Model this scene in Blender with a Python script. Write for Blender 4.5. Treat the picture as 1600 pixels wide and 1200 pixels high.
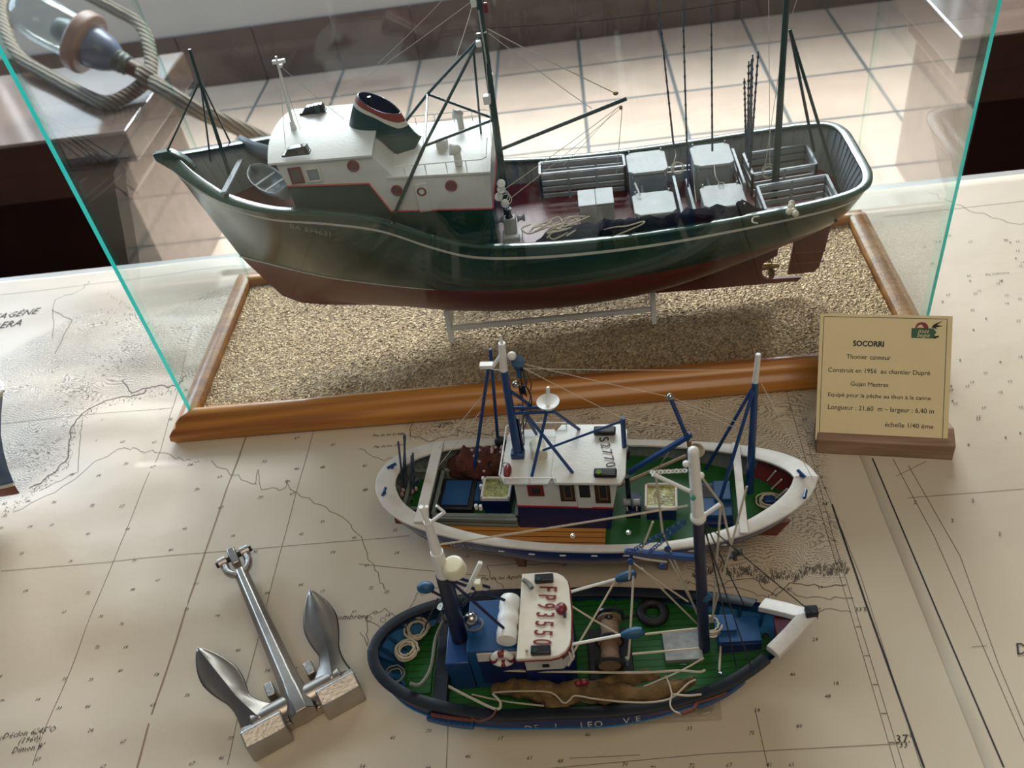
import bpy, bmesh, math, random
from mathutils import Vector, Matrix, Quaternion
from mathutils.bvhtree import BVHTree
from math import sin, cos, pi, radians, sqrt, atan2
random.seed(7)
for o in list(bpy.data.objects): bpy.data.objects.remove(o)
SC = bpy.context.scene
COL = SC.collection
TZ = 0.79                      # table top above the floor; everything is built in table coordinates and lifted at the end

# ---------------------------------------------------------------- camera
FPX = 1377.978
_p, _y, _r = 7.28232442e-01, 1.38397318e-01, -1.79625485e-01
_right = Vector((cos(_y), sin(_y), 0)); _f0 = Vector((-sin(_y), cos(_y), 0)); _z = Vector((0, 0, 1))
CF = cos(_p)*_f0 - sin(_p)*_z
_u = cos(_p)*_z + sin(_p)*_f0
CR = cos(_r)*_right + sin(_r)*_u
CU = -sin(_r)*_right + cos(_r)*_u
CC = Vector((0, 0, 0.51))
cam = bpy.data.objects.new('camera', bpy.data.cameras.new('camera'))
COL.objects.link(cam)
cam.matrix_world = Matrix((( CR.x, CU.x, -CF.x, CC.x), (CR.y, CU.y, -CF.y, CC.y), (CR.z, CU.z, -CF.z, CC.z+TZ), (0,0,0,1)))
cam.data.sensor_fit = 'HORIZONTAL'; cam.data.sensor_width = 36; cam.data.lens = 36*FPX/1600
cam.data.clip_start = 0.01; cam.data.clip_end = 100
cam.data.dof.use_dof = True; cam.data.dof.focus_distance = 0.62; cam.data.dof.aperture_fstop = 14.0
SC.camera = cam

# ---------------------------------------------------------------- light
w = bpy.data.worlds.new('world'); SC.world = w; w.use_nodes = True
bg = w.node_tree.nodes['Background']
bg.inputs[0].default_value = (0.86, 0.90, 1.0, 1); bg.inputs[1].default_value = 0.10
SC.view_settings.view_transform = 'Standard'; SC.view_settings.look = 'None'
SC.view_settings.gamma = 1; SC.view_settings.exposure = 0.0; SC.view_settings.use_curve_mapping = False
def area(name, loc, target, sx, sy, power, col):
    l = bpy.data.lights.new(name, 'AREA'); l.shape = 'RECTANGLE'; l.size = sx; l.size_y = sy; l.energy = power; l.color = col
    o = bpy.data.objects.new(name, l); COL.objects.link(o); o.location = loc
    o.rotation_euler = (Vector(target)-Vector(loc)).to_track_quat('-Z', 'Y').to_euler()
    return o
area('window_daylight', (-0.3, 4.6, 2.2+TZ), (-0.1, 2.1, -0.8+TZ), 3.4, 1.8, 490, (0.97, 0.98, 1.0))
area('window_sky', (-0.45, 3.50, 1.15+TZ), (-0.45, 0, 0.6+TZ), 3.8, 2.0, 55, (0.86, 0.93, 1.0))
area('side_window_daylight', (-3.3, 2.5, 1.4+TZ), (-0.3, 0.5, 0.0+TZ), 1.8, 1.4, 85, (0.62, 0.80, 1.0))
area('room_lamp', (0.3, -0.5, 1.7+TZ), (0.0, 0.4, 0.0+TZ), 1.4, 1.0, 13, (1.0, 0.83, 0.60))

# ---------------------------------------------------------------- pixel -> place
def pray(px, py): return CF + CR*((px-800)/FPX) + CU*((600-py)/FPX)
class Frame:
    def __init__(s, x=0, y=0, z=0, a=0):
        s.loc = Vector((x, y, z)); s.a = radians(a)
        s.M = Matrix.Rotation(s.a, 3, 'Z'); s.Mi = s.M.transposed(); s.C = s.Mi @ (CC - s.loc)
    def pl(s, px, py, ax, v):
        d = s.Mi @ pray(px, py); return s.C + d*((v-s.C[ax])/d[ax])
    def z(s, px, py, v): return s.pl(px, py, 2, v)
    def y(s, px, py, v): return s.pl(px, py, 1, v)
    def x(s, px, py, v): return s.pl(px, py, 0, v)
    def up(s, b, px, py):          # point above b (same x, y as near as can be) seen at the pixel
        d = s.Mi @ pray(px, py); n = Vector((d.x, d.y, 0)); k = (Vector((b[0], b[1], 0))-Vector((s.C.x, s.C.y, 0))).dot(n)/n.dot(n)
        q = s.C + d*k; return Vector((b[0], b[1], q.z))
W0 = Frame()
def P(px, py, z=0): return W0.z(px, py, z)

# ---------------------------------------------------------------- materials
MATS = {}
def nd(nt, t, **k):
    n = nt.nodes.new(t)
    for a, b in k.items(): setattr(n, a, b)
    return n
def mat(name, col, rough=0.5, metal=0, var=0.06, vs=60, bump=0.0, bs=300, coat=0, spec=0.5, trans=0):
    if name in MATS: return MATS[name]
    m = bpy.data.materials.new(name); m.use_nodes = True; nt = m.node_tree; b = nt.nodes['Principled BSDF']
    b.inputs['Roughness'].default_value = rough; b.inputs['Metallic'].default_value = metal
    b.inputs['Coat Weight'].default_value = coat; b.inputs['Coat Roughness'].default_value = 0.15
    b.inputs['Specular IOR Level'].default_value = spec
    tc = nd(nt, 'ShaderNodeTexCoord')
    n = nd(nt, 'ShaderNodeTexNoise'); n.inputs['Scale'].default_value = vs; n.inputs['Detail'].default_value = 4
    nt.links.new(tc.outputs['Object'], n.inputs['Vector'])
    r = nd(nt, 'ShaderNodeMapRange'); r.inputs[1].default_value = .3; r.inputs[2].default_value = .7
    r.inputs[3].default_value = 1-var; r.inputs[4].default_value = 1+var
    nt.links.new(n.outputs[0], r.inputs[0])
    mx = nd(nt, 'ShaderNodeVectorMath', operation='SCALE'); mx.inputs[0].default_value = col[:3]
    nt.links.new(r.outputs[0], mx.inputs['Scale']); nt.links.new(mx.outputs[0], b.inputs['Base Color'])
    if bump:
        n2 = nd(nt, 'ShaderNodeTexNoise'); n2.inputs['Scale'].default_value = bs; n2.inputs['Detail'].default_value = 3
        nt.links.new(tc.outputs['Object'], n2.inputs['Vector'])
        bp = nd(nt, 'ShaderNodeBump'); bp.inputs['Strength'].default_value = bump; bp.inputs['Distance'].default_value = 0.001
        nt.links.new(n2.outputs[0], bp.inputs['Height']); nt.links.new(bp.outputs[0], b.inputs['Normal'])
    if trans: b.inputs['Transmission Weight'].default_value = trans
    MATS[name] = m; return m
def wood(name, c1, c2, scale=(3, 60, 60), rough=0.4, coat=0.2, bump=0.15):
    m = bpy.data.materials.new(name); m.use_nodes = True; nt = m.node_tree; b = nt.nodes['Principled BSDF']
    tc = nd(nt, 'ShaderNodeTexCoord'); mp = nd(nt, 'ShaderNodeMapping'); mp.inputs['Scale'].default_value = scale
    n = nd(nt, 'ShaderNodeTexNoise'); n.inputs['Scale'].default_value = 1; n.inputs['Detail'].default_value = 6; n.inputs['Distortion'].default_value = .6
    cr = nd(nt, 'ShaderNodeValToRGB'); cr.color_ramp.elements[0].color = (*c1, 1); cr.color_ramp.elements[1].color = (*c2, 1)
    cr.color_ramp.elements[0].position = .32; cr.color_ramp.elements[1].position = .68
    bp = nd(nt, 'ShaderNodeBump'); bp.inputs['Strength'].default_value = bump; bp.inputs['Distance'].default_value = .0005
    L = nt.links.new; L(tc.outputs['Object'], mp.inputs[0]); L(mp.outputs[0], n.inputs['Vector']); L(n.outputs[0], cr.inputs[0])
    L(cr.outputs[0], b.inputs['Base Color']); L(n.outputs[0], bp.inputs['Height']); L(bp.outputs[0], b.inputs['Normal'])
    b.inputs['Roughness'].default_value = rough; b.inputs['Coat Weight'].default_value = coat; b.inputs['Coat Roughness'].default_value = .25
    MATS[name] = m; return m
def glass(name, tint=(0.93, 0.975, 0.96), ior=1.5, rough=0.0):
    m = bpy.data.materials.new(name); m.use_nodes = True; nt = m.node_tree; nt.nodes.remove(nt.nodes['Principled BSDF'])
    out = nt.nodes['Material Output']; t = nd(nt, 'ShaderNodeBsdfTransparent'); t.inputs[0].default_value = (*tint, 1)
    g = nd(nt, 'ShaderNodeBsdfGlossy'); g.inputs['Roughness'].default_value = rough
    fr = nd(nt, 'ShaderNodeFresnel'); mx = nd(nt, 'ShaderNodeMixShader')
    ge = nd(nt, 'ShaderNodeNewGeometry'); mr = nd(nt, 'ShaderNodeMapRange'); mr.inputs[3].default_value = ior; mr.inputs[4].default_value = 1/ior
    nt.links.new(ge.outputs['Backfacing'], mr.inputs[0]); nt.links.new(mr.outputs[0], fr.inputs[0])
    L = nt.links.new; L(fr.outputs[0], mx.inputs[0]); L(t.outputs[0], mx.inputs[1]); L(g.outputs[0], mx.inputs[2]); L(mx.outputs[0], out.inputs[0])
    MATS[name] = m; return m

# ---------------------------------------------------------------- mesh helpers
def V(*a): return Vector(a)
def basis(d):
    d = Vector(d).normalized(); a = Vector((0, 0, 1)) if abs(d.z) < .9 else Vector((1, 0, 0))
    u = d.cross(a).normalized(); return u, d.cross(u).normalized()
class MB:
    off = Vector((0, 0, 0))        # where the frame of the thing being built stands
    def __init__(s): s.v = []; s.f = []; s.m = []; s.mi = 0
    def add(s, vs, fs):
        o = len(s.v); s.v += [tuple(v) for v in vs]; s.f += [[i+o for i in f] for f in fs]; s.m += [s.mi]*len(fs); return s
    def box(s, c, d, rz=0, R=None):
        R = R or Matrix.Rotation(rz, 3, 'Z'); c = Vector(c)
        vs = [c + R @ Vector((x*d[0]/2, y*d[1]/2, z*d[2]/2)) for x in (-1, 1) for y in (-1, 1) for z in (-1, 1)]
        return s.add(vs, [(0,1,3,2),(4,6,7,5),(0,4,5,1),(2,3,7,6),(0,2,6,4),(1,5,7,3)])
    def bb(s, a, b):               # box from corner to corner
        return s.box([(a[i]+b[i])/2 for i in range(3)], [abs(b[i]-a[i]) for i in range(3)])
    def bar(s, a, b, w, h, up=(0,0,1)):
        a, b = Vector(a), Vector(b); d = (b-a).normalized(); u = d.cross(Vector(up))
        if u.length < 1e-4: u = d.cross(Vector((1,0,0)))
        u.normalize(); n = u.cross(d).normalized()
        vs = [p + u*(x*w/2) + n*(y*h/2) for p in (a, b) for x, y in ((-1,-1),(1,-1),(1,1),(-1,1))]
        return s.add(vs, [(3,2,1,0),(4,5,6,7),(0,1,5,4),(1,2,6,5),(2,3,7,6),(3,0,4,7)])
    def cyl(s, a, b, r1, r2=None, n=12, cap=True):
        r2 = r1 if r2 is None else r2; a, b = Vector(a), Vector(b); u, w = basis(b-a)
        vs = [p + (u*cos(t*2*pi/n)+w*sin(t*2*pi/n))*r for p, r in ((a, r1), (b, r2)) for t in range(n)]
        fs = [(i, (i+1) % n, n+(i+1) % n, n+i) for i in range(n)]
        if cap: fs += [tuple(range(n))[::-1], tuple(range(n, 2*n))]
        return s.add(vs, fs)
    def tube(s, pts, r, n=6, closed=False, taper=None):
        pts = [Vector(p) for p in pts]; N = len(pts); prev = None; vs = []
        for i, p in enumerate(pts):
            a = pts[(i-1) % N] if (i or closed) else p; b = pts[(i+1) % N] if (i < N-1 or closed) else p
            d = (b-a).normalized() if (b-a).length > 1e-9 else Vector((0, 0, 1))
            if prev is None: u, _ = basis(d)
            else:
                u = prev - d*prev.dot(d)
                if u.length < 1e-6: u, _ = basis(d)
                u.normalize()
            prev = u; w_ = d.cross(u); rr = r*(taper(i/(N-1)) if taper else 1)
            vs += [p + (u*cos(t*2*pi/n)+w_*sin(t*2*pi/n))*rr for t in range(n)]
        fs = []
        for i in range(N if closed else N-1):
            j = (i+1) % N; fs += [(i*n+t, i*n+(t+1) % n, j*n+(t+1) % n, j*n+t) for t in range(n)]
        if not closed: fs += [tuple(range(n))[::-1], tuple(range((N-1)*n, N*n))]
        return s.add(vs, fs)
    def lathe(s, prof, c=(0,0,0), ax=(0,0,1), n=20):
        c = Vector(c); ax = Vector(ax).normalized(); u, w_ = basis(ax); vs = []
        for r, h in prof: vs += [c + ax*h + (u*cos(t*2*pi/n)+w_*sin(t*2*pi/n))*r for t in range(n)]
        fs = []
        for i in range(len(prof)-1): fs += [(i*n+t, i*n+(t+1) % n, (i+1)*n+(t+1) % n, (i+1)*n+t) for t in range(n)]
        if prof[0][0] > 1e-6: fs.append(tuple(range(n))[::-1])
        if prof[-1][0] > 1e-6: fs.append(tuple(range((len(prof)-1)*n, len(prof)*n)))
        return s.add(vs, fs)
    def ball(s, c, r, n=12, k=7, sc=(1,1,1)):
        c = Vector(c); vs = []; fs = []
        for i in range(k+1):
            a = pi*i/k; vs += [c + Vector((r*sc[0]*sin(a)*cos(t*2*pi/n), r*sc[1]*sin(a)*sin(t*2*pi/n), r*sc[2]*cos(a))) for t in range(n)]
        for i in range(k): fs += [(i*n+t, (i+1)*n+t, (i+1)*n+(t+1) % n, i*n+(t+1) % n) for t in range(n)]
        return s.add(vs, fs)
    def torus(s, c, R_, r, ax=(0,0,1), n=24, k=8, a0=0, a1=2*pi):
        c = Vector(c); u, w_ = basis(ax); full = abs(a1-a0-2*pi) < 1e-6
        pts = [c+(u*cos(a)+w_*sin(a))*R_ for a in [a0+(a1-a0)*i/(n if full else n-1) for i in range(n)]]
        return s.tube(pts, r, k, closed=full)
    def prism(s, poly, off):
        n = len(poly); poly = [Vector(p) for p in poly]; off = Vector(off)
        vs = poly + [p+off for p in poly]
        return s.add(vs, [tuple(range(n))[::-1], tuple(range(n, 2*n))] + [(i, (i+1) % n, n+(i+1) % n, n+i) for i in range(n)])
    def grid(s, rows, wrap=False):
        n = len(rows[0]); vs = [p for r in rows for p in r]; fs = []
        for i in range(len(rows)-1):
            for j in range(n if wrap else n-1):
                k = (j+1) % n; fs.append((i*n+j, i*n+k, (i+1)*n+k, (i+1)*n+j))
        return s.add(vs, fs)
    def coil(s, c, R_, r, turns=4, seed=1, flat=1.0, n=5, ov=1.0):
        rd = random.Random(seed); pts = []; N = int(turns*22)
        for i in range(N):
            a = 2*pi*i/22; k = i/N
            rr = R_*(0.82+0.2*sin(a*.31+seed)+.10*rd.uniform(-1, 1)*.5)
            pts.append((c[0]+rr*cos(a), c[1]+ov*rr*sin(a), c[2]+r+flat*r*1.6*k*turns*.6+r*.5*sin(a*1.7)))
        return s.tube(pts, r, n)
    def build(s, name, m, parent=None, smooth=40, bevel=0, bseg=2, clean=True):
        me = bpy.data.meshes.new(name); me.from_pydata([tuple(Vector(q)-MB.off) for q in s.v], [], s.f)
        ms = m if isinstance(m, (list, tuple)) else [m]
        for x in ms: me.materials.append(MATS[x] if isinstance(x, str) else x)
        if len(ms) > 1: me.polygons.foreach_set('material_index', s.m)
        if clean:
            bm = bmesh.new(); bm.from_mesh(me); bmesh.ops.recalc_face_normals(bm, faces=bm.faces[:]); bm.to_mesh(me); bm.free()
        me.update()
        if smooth: me.shade_smooth(); me.set_sharp_from_angle(angle=radians(smooth))
        o = bpy.data.objects.new(name, me); COL.objects.link(o)
        if parent: o.parent = parent
        if bevel:
            b = o.modifiers.new('bevel', 'BEVEL'); b.width = bevel; b.segments = bseg; b.limit_method = 'ANGLE'; b.angle_limit = radians(40)
        return o
def sm(pts, n=6):                  # smooth curve through points (Catmull-Rom)
    p = [Vector(q) for q in pts]; p = [p[0]*2-p[1]] + p + [p[-1]*2-p[-2]]; out = []
    for i in range(1, len(p)-2):
        for k in range(n):
            t = k/n; out.append(.5*((2*p[i])+(p[i+1]-p[i-1])*t+(2*p[i-1]-5*p[i]+4*p[i+1]-p[i+2])*t*t+(-p[i-1]+3*p[i]-3*p[i+1]+p[i+2])*t**3))
    return out + [p[-2]]
def sag(a, b, d=0.0, n=8):         # a line that hangs a little
    a, b = Vector(a), Vector(b); return [a.lerp(b, i/n)-Vector((0, 0, d*4*(i/n)*(1-i/n))) for i in range(n+1)]
def tag(o, label=None, cat=None, group=None, kind=None):
    if label: o['label'] = label
    if cat: o['category'] = cat
    if group: o['group'] = group
    if kind: o['kind'] = kind
    return o
TOPS = []
def thing(name, fr, label, cat, group=None):
    o = bpy.data.objects.new(name, None); COL.objects.link(o); o.empty_display_size = .02
    o.location = fr.loc; o.rotation_euler = (0, 0, fr.a); return tag(o, label, cat, group)
def lettering(s, size, m, parent, M, name='lettering', ext=0.0001, shear=0, space=1.0, align='CENTER', bold=0, wrap=None, lift=.0003, fit=None):
    c = bpy.data.curves.new(name, 'FONT'); c.body = s; c.size = size; c.extrude = ext; c.align_x = align; c.align_y = 'CENTER'
    c.shear = shear; c.space_character = space; c.offset = bold; c.resolution_u = 3
    t = bpy.data.objects.new(name, c); me = bpy.data.meshes.new_from_object(t); bpy.data.objects.remove(t); bpy.data.curves.remove(c)
    if fit:
        xs = [v.co.x for v in me.vertices]; ys = [v.co.y for v in me.vertices]; kx = fit[0]/(max(xs)-min(xs)); ky = fit[1]/(max(ys)-min(ys)) if fit[1] else 1
        me.transform(Matrix.Diagonal((kx, ky, 1, 1)) @ Matrix.Translation((-(max(xs)+min(xs))/2, -(max(ys)+min(ys))/2 if fit[1] else 0, 0)))
    me.transform(M); me.transform(Matrix.Translation(-MB.off))
    if wrap:
        bvh, d = wrap
        for v in me.vertices:
            h = bvh.ray_cast(v.co - Vector(d)*.1, Vector(d))
            if h[0] is not None: v.co = h[0] - Vector(d)*lift
    me.materials.clear(); me.materials.append(MATS[m] if isinstance(m, str) else m)
    me.name = name; o = bpy.data.objects.new(name, me); COL.objects.link(o); o.parent = parent; return o
def bvh_of(o):
    me = o.data; return BVHTree.FromPolygons([v.co for v in me.vertices], [list(p.vertices) for p in me.polygons])
def XYZ(o, x, y, z=None):          # matrix from origin and axes
    o, x, y = Vector(o), Vector(x).normalized(), Vector(y); y = (y - x*y.dot(x)).normalized(); z = x.cross(y)
    return Matrix(((x.x,y.x,z.x,o.x),(x.y,y.y,z.y,o.y),(x.z,y.z,z.z,o.z),(0,0,0,1)))

# palette
mat('white_paint', (.62,.62,.58), .42, bump=.12, bs=500)
mat('cream_plastic', (.66,.62,.47), .4)
mat('green_hull', (.012,.05,.032), .22, coat=.4, var=.15, vs=25)
mat('green_spar', (.012,.045,.038), .3, var=.2)
mat('red_bottom', (.16,.028,.018), .42, var=.12, vs=30)
mat('red_deck', (.13,.014,.012), .32, bump=.1)
mat('red_line', (.35,.015,.02), .4)
mat('grey_paint', (.22,.25,.27), .42, var=.12, bump=.1)
mat('pale_grey', (.33,.35,.345), .5, var=.12, bump=.2, bs=900)
mat('black_plastic', (.010,.010,.014), .3)
mat('dark_rubber', (.008,.009,.009), .6)
mat('blue_paint', (.008,.045,.16), .35, var=.15)
mat('blue_hull', (.008,.03,.16), .28, coat=.3, var=.2, vs=30)
mat('deep_blue', (.003,.014,.085), .35)
mat('mid_blue', (.004,.055,.165), .4)
mat('sky_blue', (.007,.068,.155), .5, bump=.3)
mat('navy', (.004,.009,.045), .4, var=.3)
mat('green_deck', (.008,.085,.012), .5, var=.15, vs=40)
mat('string', (.50,.44,.33), .85, bump=.5, bs=2500)
mat('pale_string', (.62,.58,.48), .8, bump=.3, bs=2500)
mat('dark_string', (.02,.022,.025), .8)
mat('brass', (.35,.22,.09), .35, metal=.8)
mat('steel', (.42,.42,.41), .25, metal=1, var=.1)
mat('chrome', (.8,.8,.8), .08, metal=1)
mat('net_dark', (.004,.005,.012), .95, bump=1, bs=900, var=.4, vs=300, spec=.05)
mat('ink', (.02,.019,.018), .7)
mat('print_ink', (.10,.085,.07), .7)
mat('thick_white', (.75,.75,.72), .35)
# ================================================================ the room
def structure(o): o['kind'] = 'structure'; return o
FZ = -TZ
def tile_mat():
    m = bpy.data.materials.new('floor_tiles'); m.use_nodes = True; nt = m.node_tree; b = nt.nodes['Principled BSDF']; L = nt.links.new
    tc = nd(nt, 'ShaderNodeTexCoord'); mp = nd(nt, 'ShaderNodeMapping'); mp.inputs['Location'].default_value = (-.3215, -2.195, 0)
    br = nd(nt, 'ShaderNodeTexBrick'); br.offset = 0; br.inputs['Scale'].default_value = 1
    br.inputs['Brick Width'].default_value = .3045; br.inputs['Row Height'].default_value = .3045; br.inputs['Mortar Size'].default_value = .0065
    br.inputs['Mortar Smooth'].default_value = .3
    br.inputs['Color1'].default_value = (.76,.56,.43,1); br.inputs['Color2'].default_value = (.82,.64,.50,1); br.inputs['Mortar'].default_value = (.17,.19,.19,1)
    L(tc.outputs['Object'], mp.inputs[0]); L(mp.outputs[0], br.inputs['Vector'])
    n = nd(nt, 'ShaderNodeTexNoise'); n.inputs['Scale'].default_value = 9; n.inputs['Detail'].default_value = 6; L(tc.outputs['Object'], n.inputs['Vector'])
    r = nd(nt, 'ShaderNodeMapRange'); r.inputs[3].default_value = .8; r.inputs[4].default_value = 1.2; L(n.outputs[0], r.inputs[0])
    sc = nd(nt, 'ShaderNodeVectorMath', operation='SCALE'); L(br.outputs[0], sc.inputs[0]); L(r.outputs[0], sc.inputs['Scale']); L(sc.outputs[0], b.inputs['Base Color'])
    iv = nd(nt, 'ShaderNodeMath', operation='MULTIPLY'); iv.inputs[1].default_value = -1; L(br.outputs['Fac'], iv.inputs[0])
    bp = nd(nt, 'ShaderNodeBump'); bp.inputs['Strength'].default_value = .5; bp.inputs['Distance'].default_value = .003; L(iv.outputs[0], bp.inputs['Height']); L(bp.outputs[0], b.inputs['Normal'])
    b.inputs['Roughness'].default_value = .42; MATS['tiles'] = m
tile_mat()
mat('wall_plaster', (.62,.62,.60), .8, var=.03, vs=6, bump=.2, bs=60)
mat('skirting_tile', (.115,.072,.058), .35, var=.15, vs=8)
mat('grout', (.06,.055,.05), .7)
WY = 3.36
structure(MB().bb((-4.5, -1.5, FZ-.05), (4, WY+.2, FZ)).build('floor', 'tiles', smooth=0))
b = MB()
b.bb((-4.5, WY, FZ), (4, WY+.2, .10)); b.bb((-4.5, WY, 2.25), (4, WY+.2, 2.7)); b.bb((-4.5, WY, .10), (-2.4, WY+.2, 2.25)); b.bb((1.5, WY, .10), (4, WY+.2, 2.25))
structure(b.build('wall_back', 'wall_plaster', smooth=0))
b = MB(); x = .3215-.3045*16
while x < 4: b.bb((x+.002, WY-.012, FZ), (x+.3025, WY, FZ+.205)); x += .3045
structure(b.build('baseboard_back', 'skirting_tile', smooth=0, bevel=.003))
mat('window_frame_white', (.6,.6,.6), .4)
b = MB()
for x in (-2.37, -1.1, .2, 1.47): b.bb((x-.03, WY+.06, .10), (x+.03, WY+.12, 2.25))
for z in (.13, 2.22): b.bb((-2.4, WY+.06, z-.03), (1.5, WY+.12, z+.03))
wf = structure(b.build('window_1', 'window_frame_white', bevel=.005))
glass('window_glass', (.97,.98,.98))
MB().bb((-2.4, WY+.085, .11), (1.5, WY+.091, 2.24)).build('pane', 'window_glass', wf, smooth=0)

# ---------------------------------------------------------------- display table and charts
mat('table_laminate', (.45,.45,.43), .3, var=.04)
mat('dark_wood_stain', (.035,.008,.006), .4, var=.3, vs=8)
tb = thing('display_table', Frame(-.05, .42, FZ), 'pale topped display table under the charts and ship models', 'table')
MB().bb((-1.0, -.42, TZ-.03), (.85, .41, TZ-.0012)).build('tabletop', 'table_laminate', tb, bevel=.003)
for x in (-.93, .78):
    for y in (-.36, .34): MB().bb((x-.03, y-.03, 0), (x+.03, y+.03, TZ-.03)).build('leg', 'dark_wood_stain', tb)
MB().bb((-.9, .30, TZ-.13), (.75, .33, TZ-.03)).build('apron', 'dark_wood_stain', tb)

COAST_L = [(0,905),(35,770),(48,752),(75,742),(105,715),(112,668),(140,640),(172,622),(215,615),(275,600),(330,590)]
LAND = [  # (polygon in picture pixels on the chart plane, strength)
    ([(-200,590),(0,560),(60,530),(130,490),(190,480),(230,500),(300,470),(380,440),(430,470),(360,560),(300,596),(235,612),(172,620),(138,640),(112,665),(104,715),(75,742),(40,765),(0,790),(-200,850)], 1),
    ([(640,640),(760,600),(1000,580),(1235,565),(1265,640),(1300,780),(1322,915),(1240,905),(1120,915),(1080,900),(1000,880),(930,800),(900,700),(760,690),(700,690),(640,690)], 1)]
def inpoly(x, y, poly):
    c = False; j = len(poly)-1
    for i in range(len(poly)):
        xi, yi = poly[i]; xj, yj = poly[j]
        if (yi > y) != (yj > y) and x < (xj-xi)*(y-yi)/(yj-yi)+xi: c = not c
        j = i
    return c
LANDW = [[(P(a, b).x, P(a, b).y) for a, b in poly] for poly, s in LAND]
from mathutils import noise as mnoise
GX0, GX1, GY0, GY1 = -.357, .2525, .5405, .741
def height(x, y):                  # the paper does not lie quite flat
    l = max(0, min(1, (-.05-x)/.35)); h = .0004*mnoise.noise(V(x*9, y*9, 3))
    d = (y-.47+.12*(x+.3)) ; h += l*.0042*mnoise.noise(V(x*5+1, y*14, 1.3)) + l*.0024*mnoise.noise(V(x*11, y*26, 5.3))
    if GX0-.04 < x < GX1+.04 and GY0-.04 < y < GY1+.04: h = min(h, 0)
    return .0026 + max(-.0020, min(h, .006))
def paper_mat():
    m = bpy.data.materials.new('chart_paper'); m.use_nodes = True; nt = m.node_tree; b = nt.nodes['Principled BSDF']; L = nt.links.new
    tc = nd(nt, 'ShaderNodeTexCoord'); at = nd(nt, 'ShaderNodeAttribute', attribute_name='relief')
    n = nd(nt, 'ShaderNodeTexNoise'); n.inputs['Scale'].default_value = 5; n.inputs['Detail'].default_value = 6; L(tc.outputs['Object'], n.inputs['Vector'])
    cr = nd(nt, 'ShaderNodeValToRGB'); cr.color_ramp.elements[0].color = (.55,.47,.35,1); cr.color_ramp.elements[1].color = (.62,.54,.42,1); L(n.outputs[0], cr.inputs[0])
    # printed relief: ridges made of short engraved strokes
    nr = nd(nt, 'ShaderNodeTexNoise'); nr.inputs['Scale'].default_value = 17; nr.inputs['Detail'].default_value = 3; nr.inputs['Distortion'].default_value = 1.2; L(tc.outputs['Object'], nr.inputs['Vector'])
    r1 = nd(nt, 'ShaderNodeMapRange'); r1.inputs[1].default_value = .40; r1.inputs[2].default_value = .70; L(nr.outputs[0], r1.inputs[0])
    mp = nd(nt, 'ShaderNodeVectorMath', operation='SCALE'); L(nr.outputs['Color'], mp.inputs[0]); mp.inputs['Scale'].default_value = .05
    ad = nd(nt, 'ShaderNodeVectorMath', operation='ADD'); L(tc.outputs['Object'], ad.inputs[0]); L(mp.outputs[0], ad.inputs[1])
    wv = nd(nt, 'ShaderNodeTexWave'); wv.wave_type = 'RINGS'; wv.inputs['Scale'].default_value = 130; wv.inputs['Distortion'].default_value = 1.5; L(ad.outputs[0], wv.inputs['Vector'])
    vo = nd(nt, 'ShaderNodeTexVoronoi'); vo.inputs['Scale'].default_value = 800; L(tc.outputs['Object'], vo.inputs['Vector'])
    s1 = nd(nt, 'ShaderNodeMath', operation='SUBTRACT'); L(wv.outputs['Fac'], s1.inputs[0]); vm = nd(nt, 'ShaderNodeMath', operation='MULTIPLY'); vm.inputs[1].default_value = 1.25; L(vo.outputs['Distance'], vm.inputs[0]); L(vm.outputs[0], s1.inputs[1])
    s2 = nd(nt, 'ShaderNodeMapRange'); s2.inputs[1].default_value = -.20; s2.inputs[2].default_value = .25; L(s1.outputs[0], s2.inputs[0])
    k = nd(nt, 'ShaderNodeMapRange'); k.inputs[3].default_value = .45; k.inputs[4].default_value = .95; L(r1.outputs[0], k.inputs[0])
    m1 = nd(nt, 'ShaderNodeMath', operation='MULTIPLY'); L(s2.outputs[0], m1.inputs[0]); L(k.outputs[0], m1.inputs[1])
    m2 = nd(nt, 'ShaderNodeMath', operation='MULTIPLY'); L(m1.outputs[0], m2.inputs[0]); L(at.outputs['Fac'], m2.inputs[1])
    mx = nd(nt, 'ShaderNodeMix', data_type='RGBA'); mx.inputs[7].default_value = (.075,.065,.06,1); L(m2.outputs[0], mx.inputs[0]); L(cr.outputs[0], mx.inputs[6]); L(mx.outputs[2], b.inputs['Base Color'])
    b.inputs['Roughness'].default_value = .5; b.inputs['Coat Weight'].default_value = .25; b.inputs['Coat Roughness'].default_value = .3
    nb = nd(nt, 'ShaderNodeTexNoise'); nb.inputs['Scale'].default_value = 30; nb.inputs['Detail'].default_value = 5; L(tc.outputs['Object'], nb.inputs['Vector'])
    bp = nd(nt, 'ShaderNodeBump'); bp.inputs['Strength'].default_value = .25; bp.inputs['Distance'].default_value = .003; L(nb.outputs[0], bp.inputs['Height']); L(bp.outputs[0], b.inputs['Normal'])
    MATS['paper'] = m
paper_mat()
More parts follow.
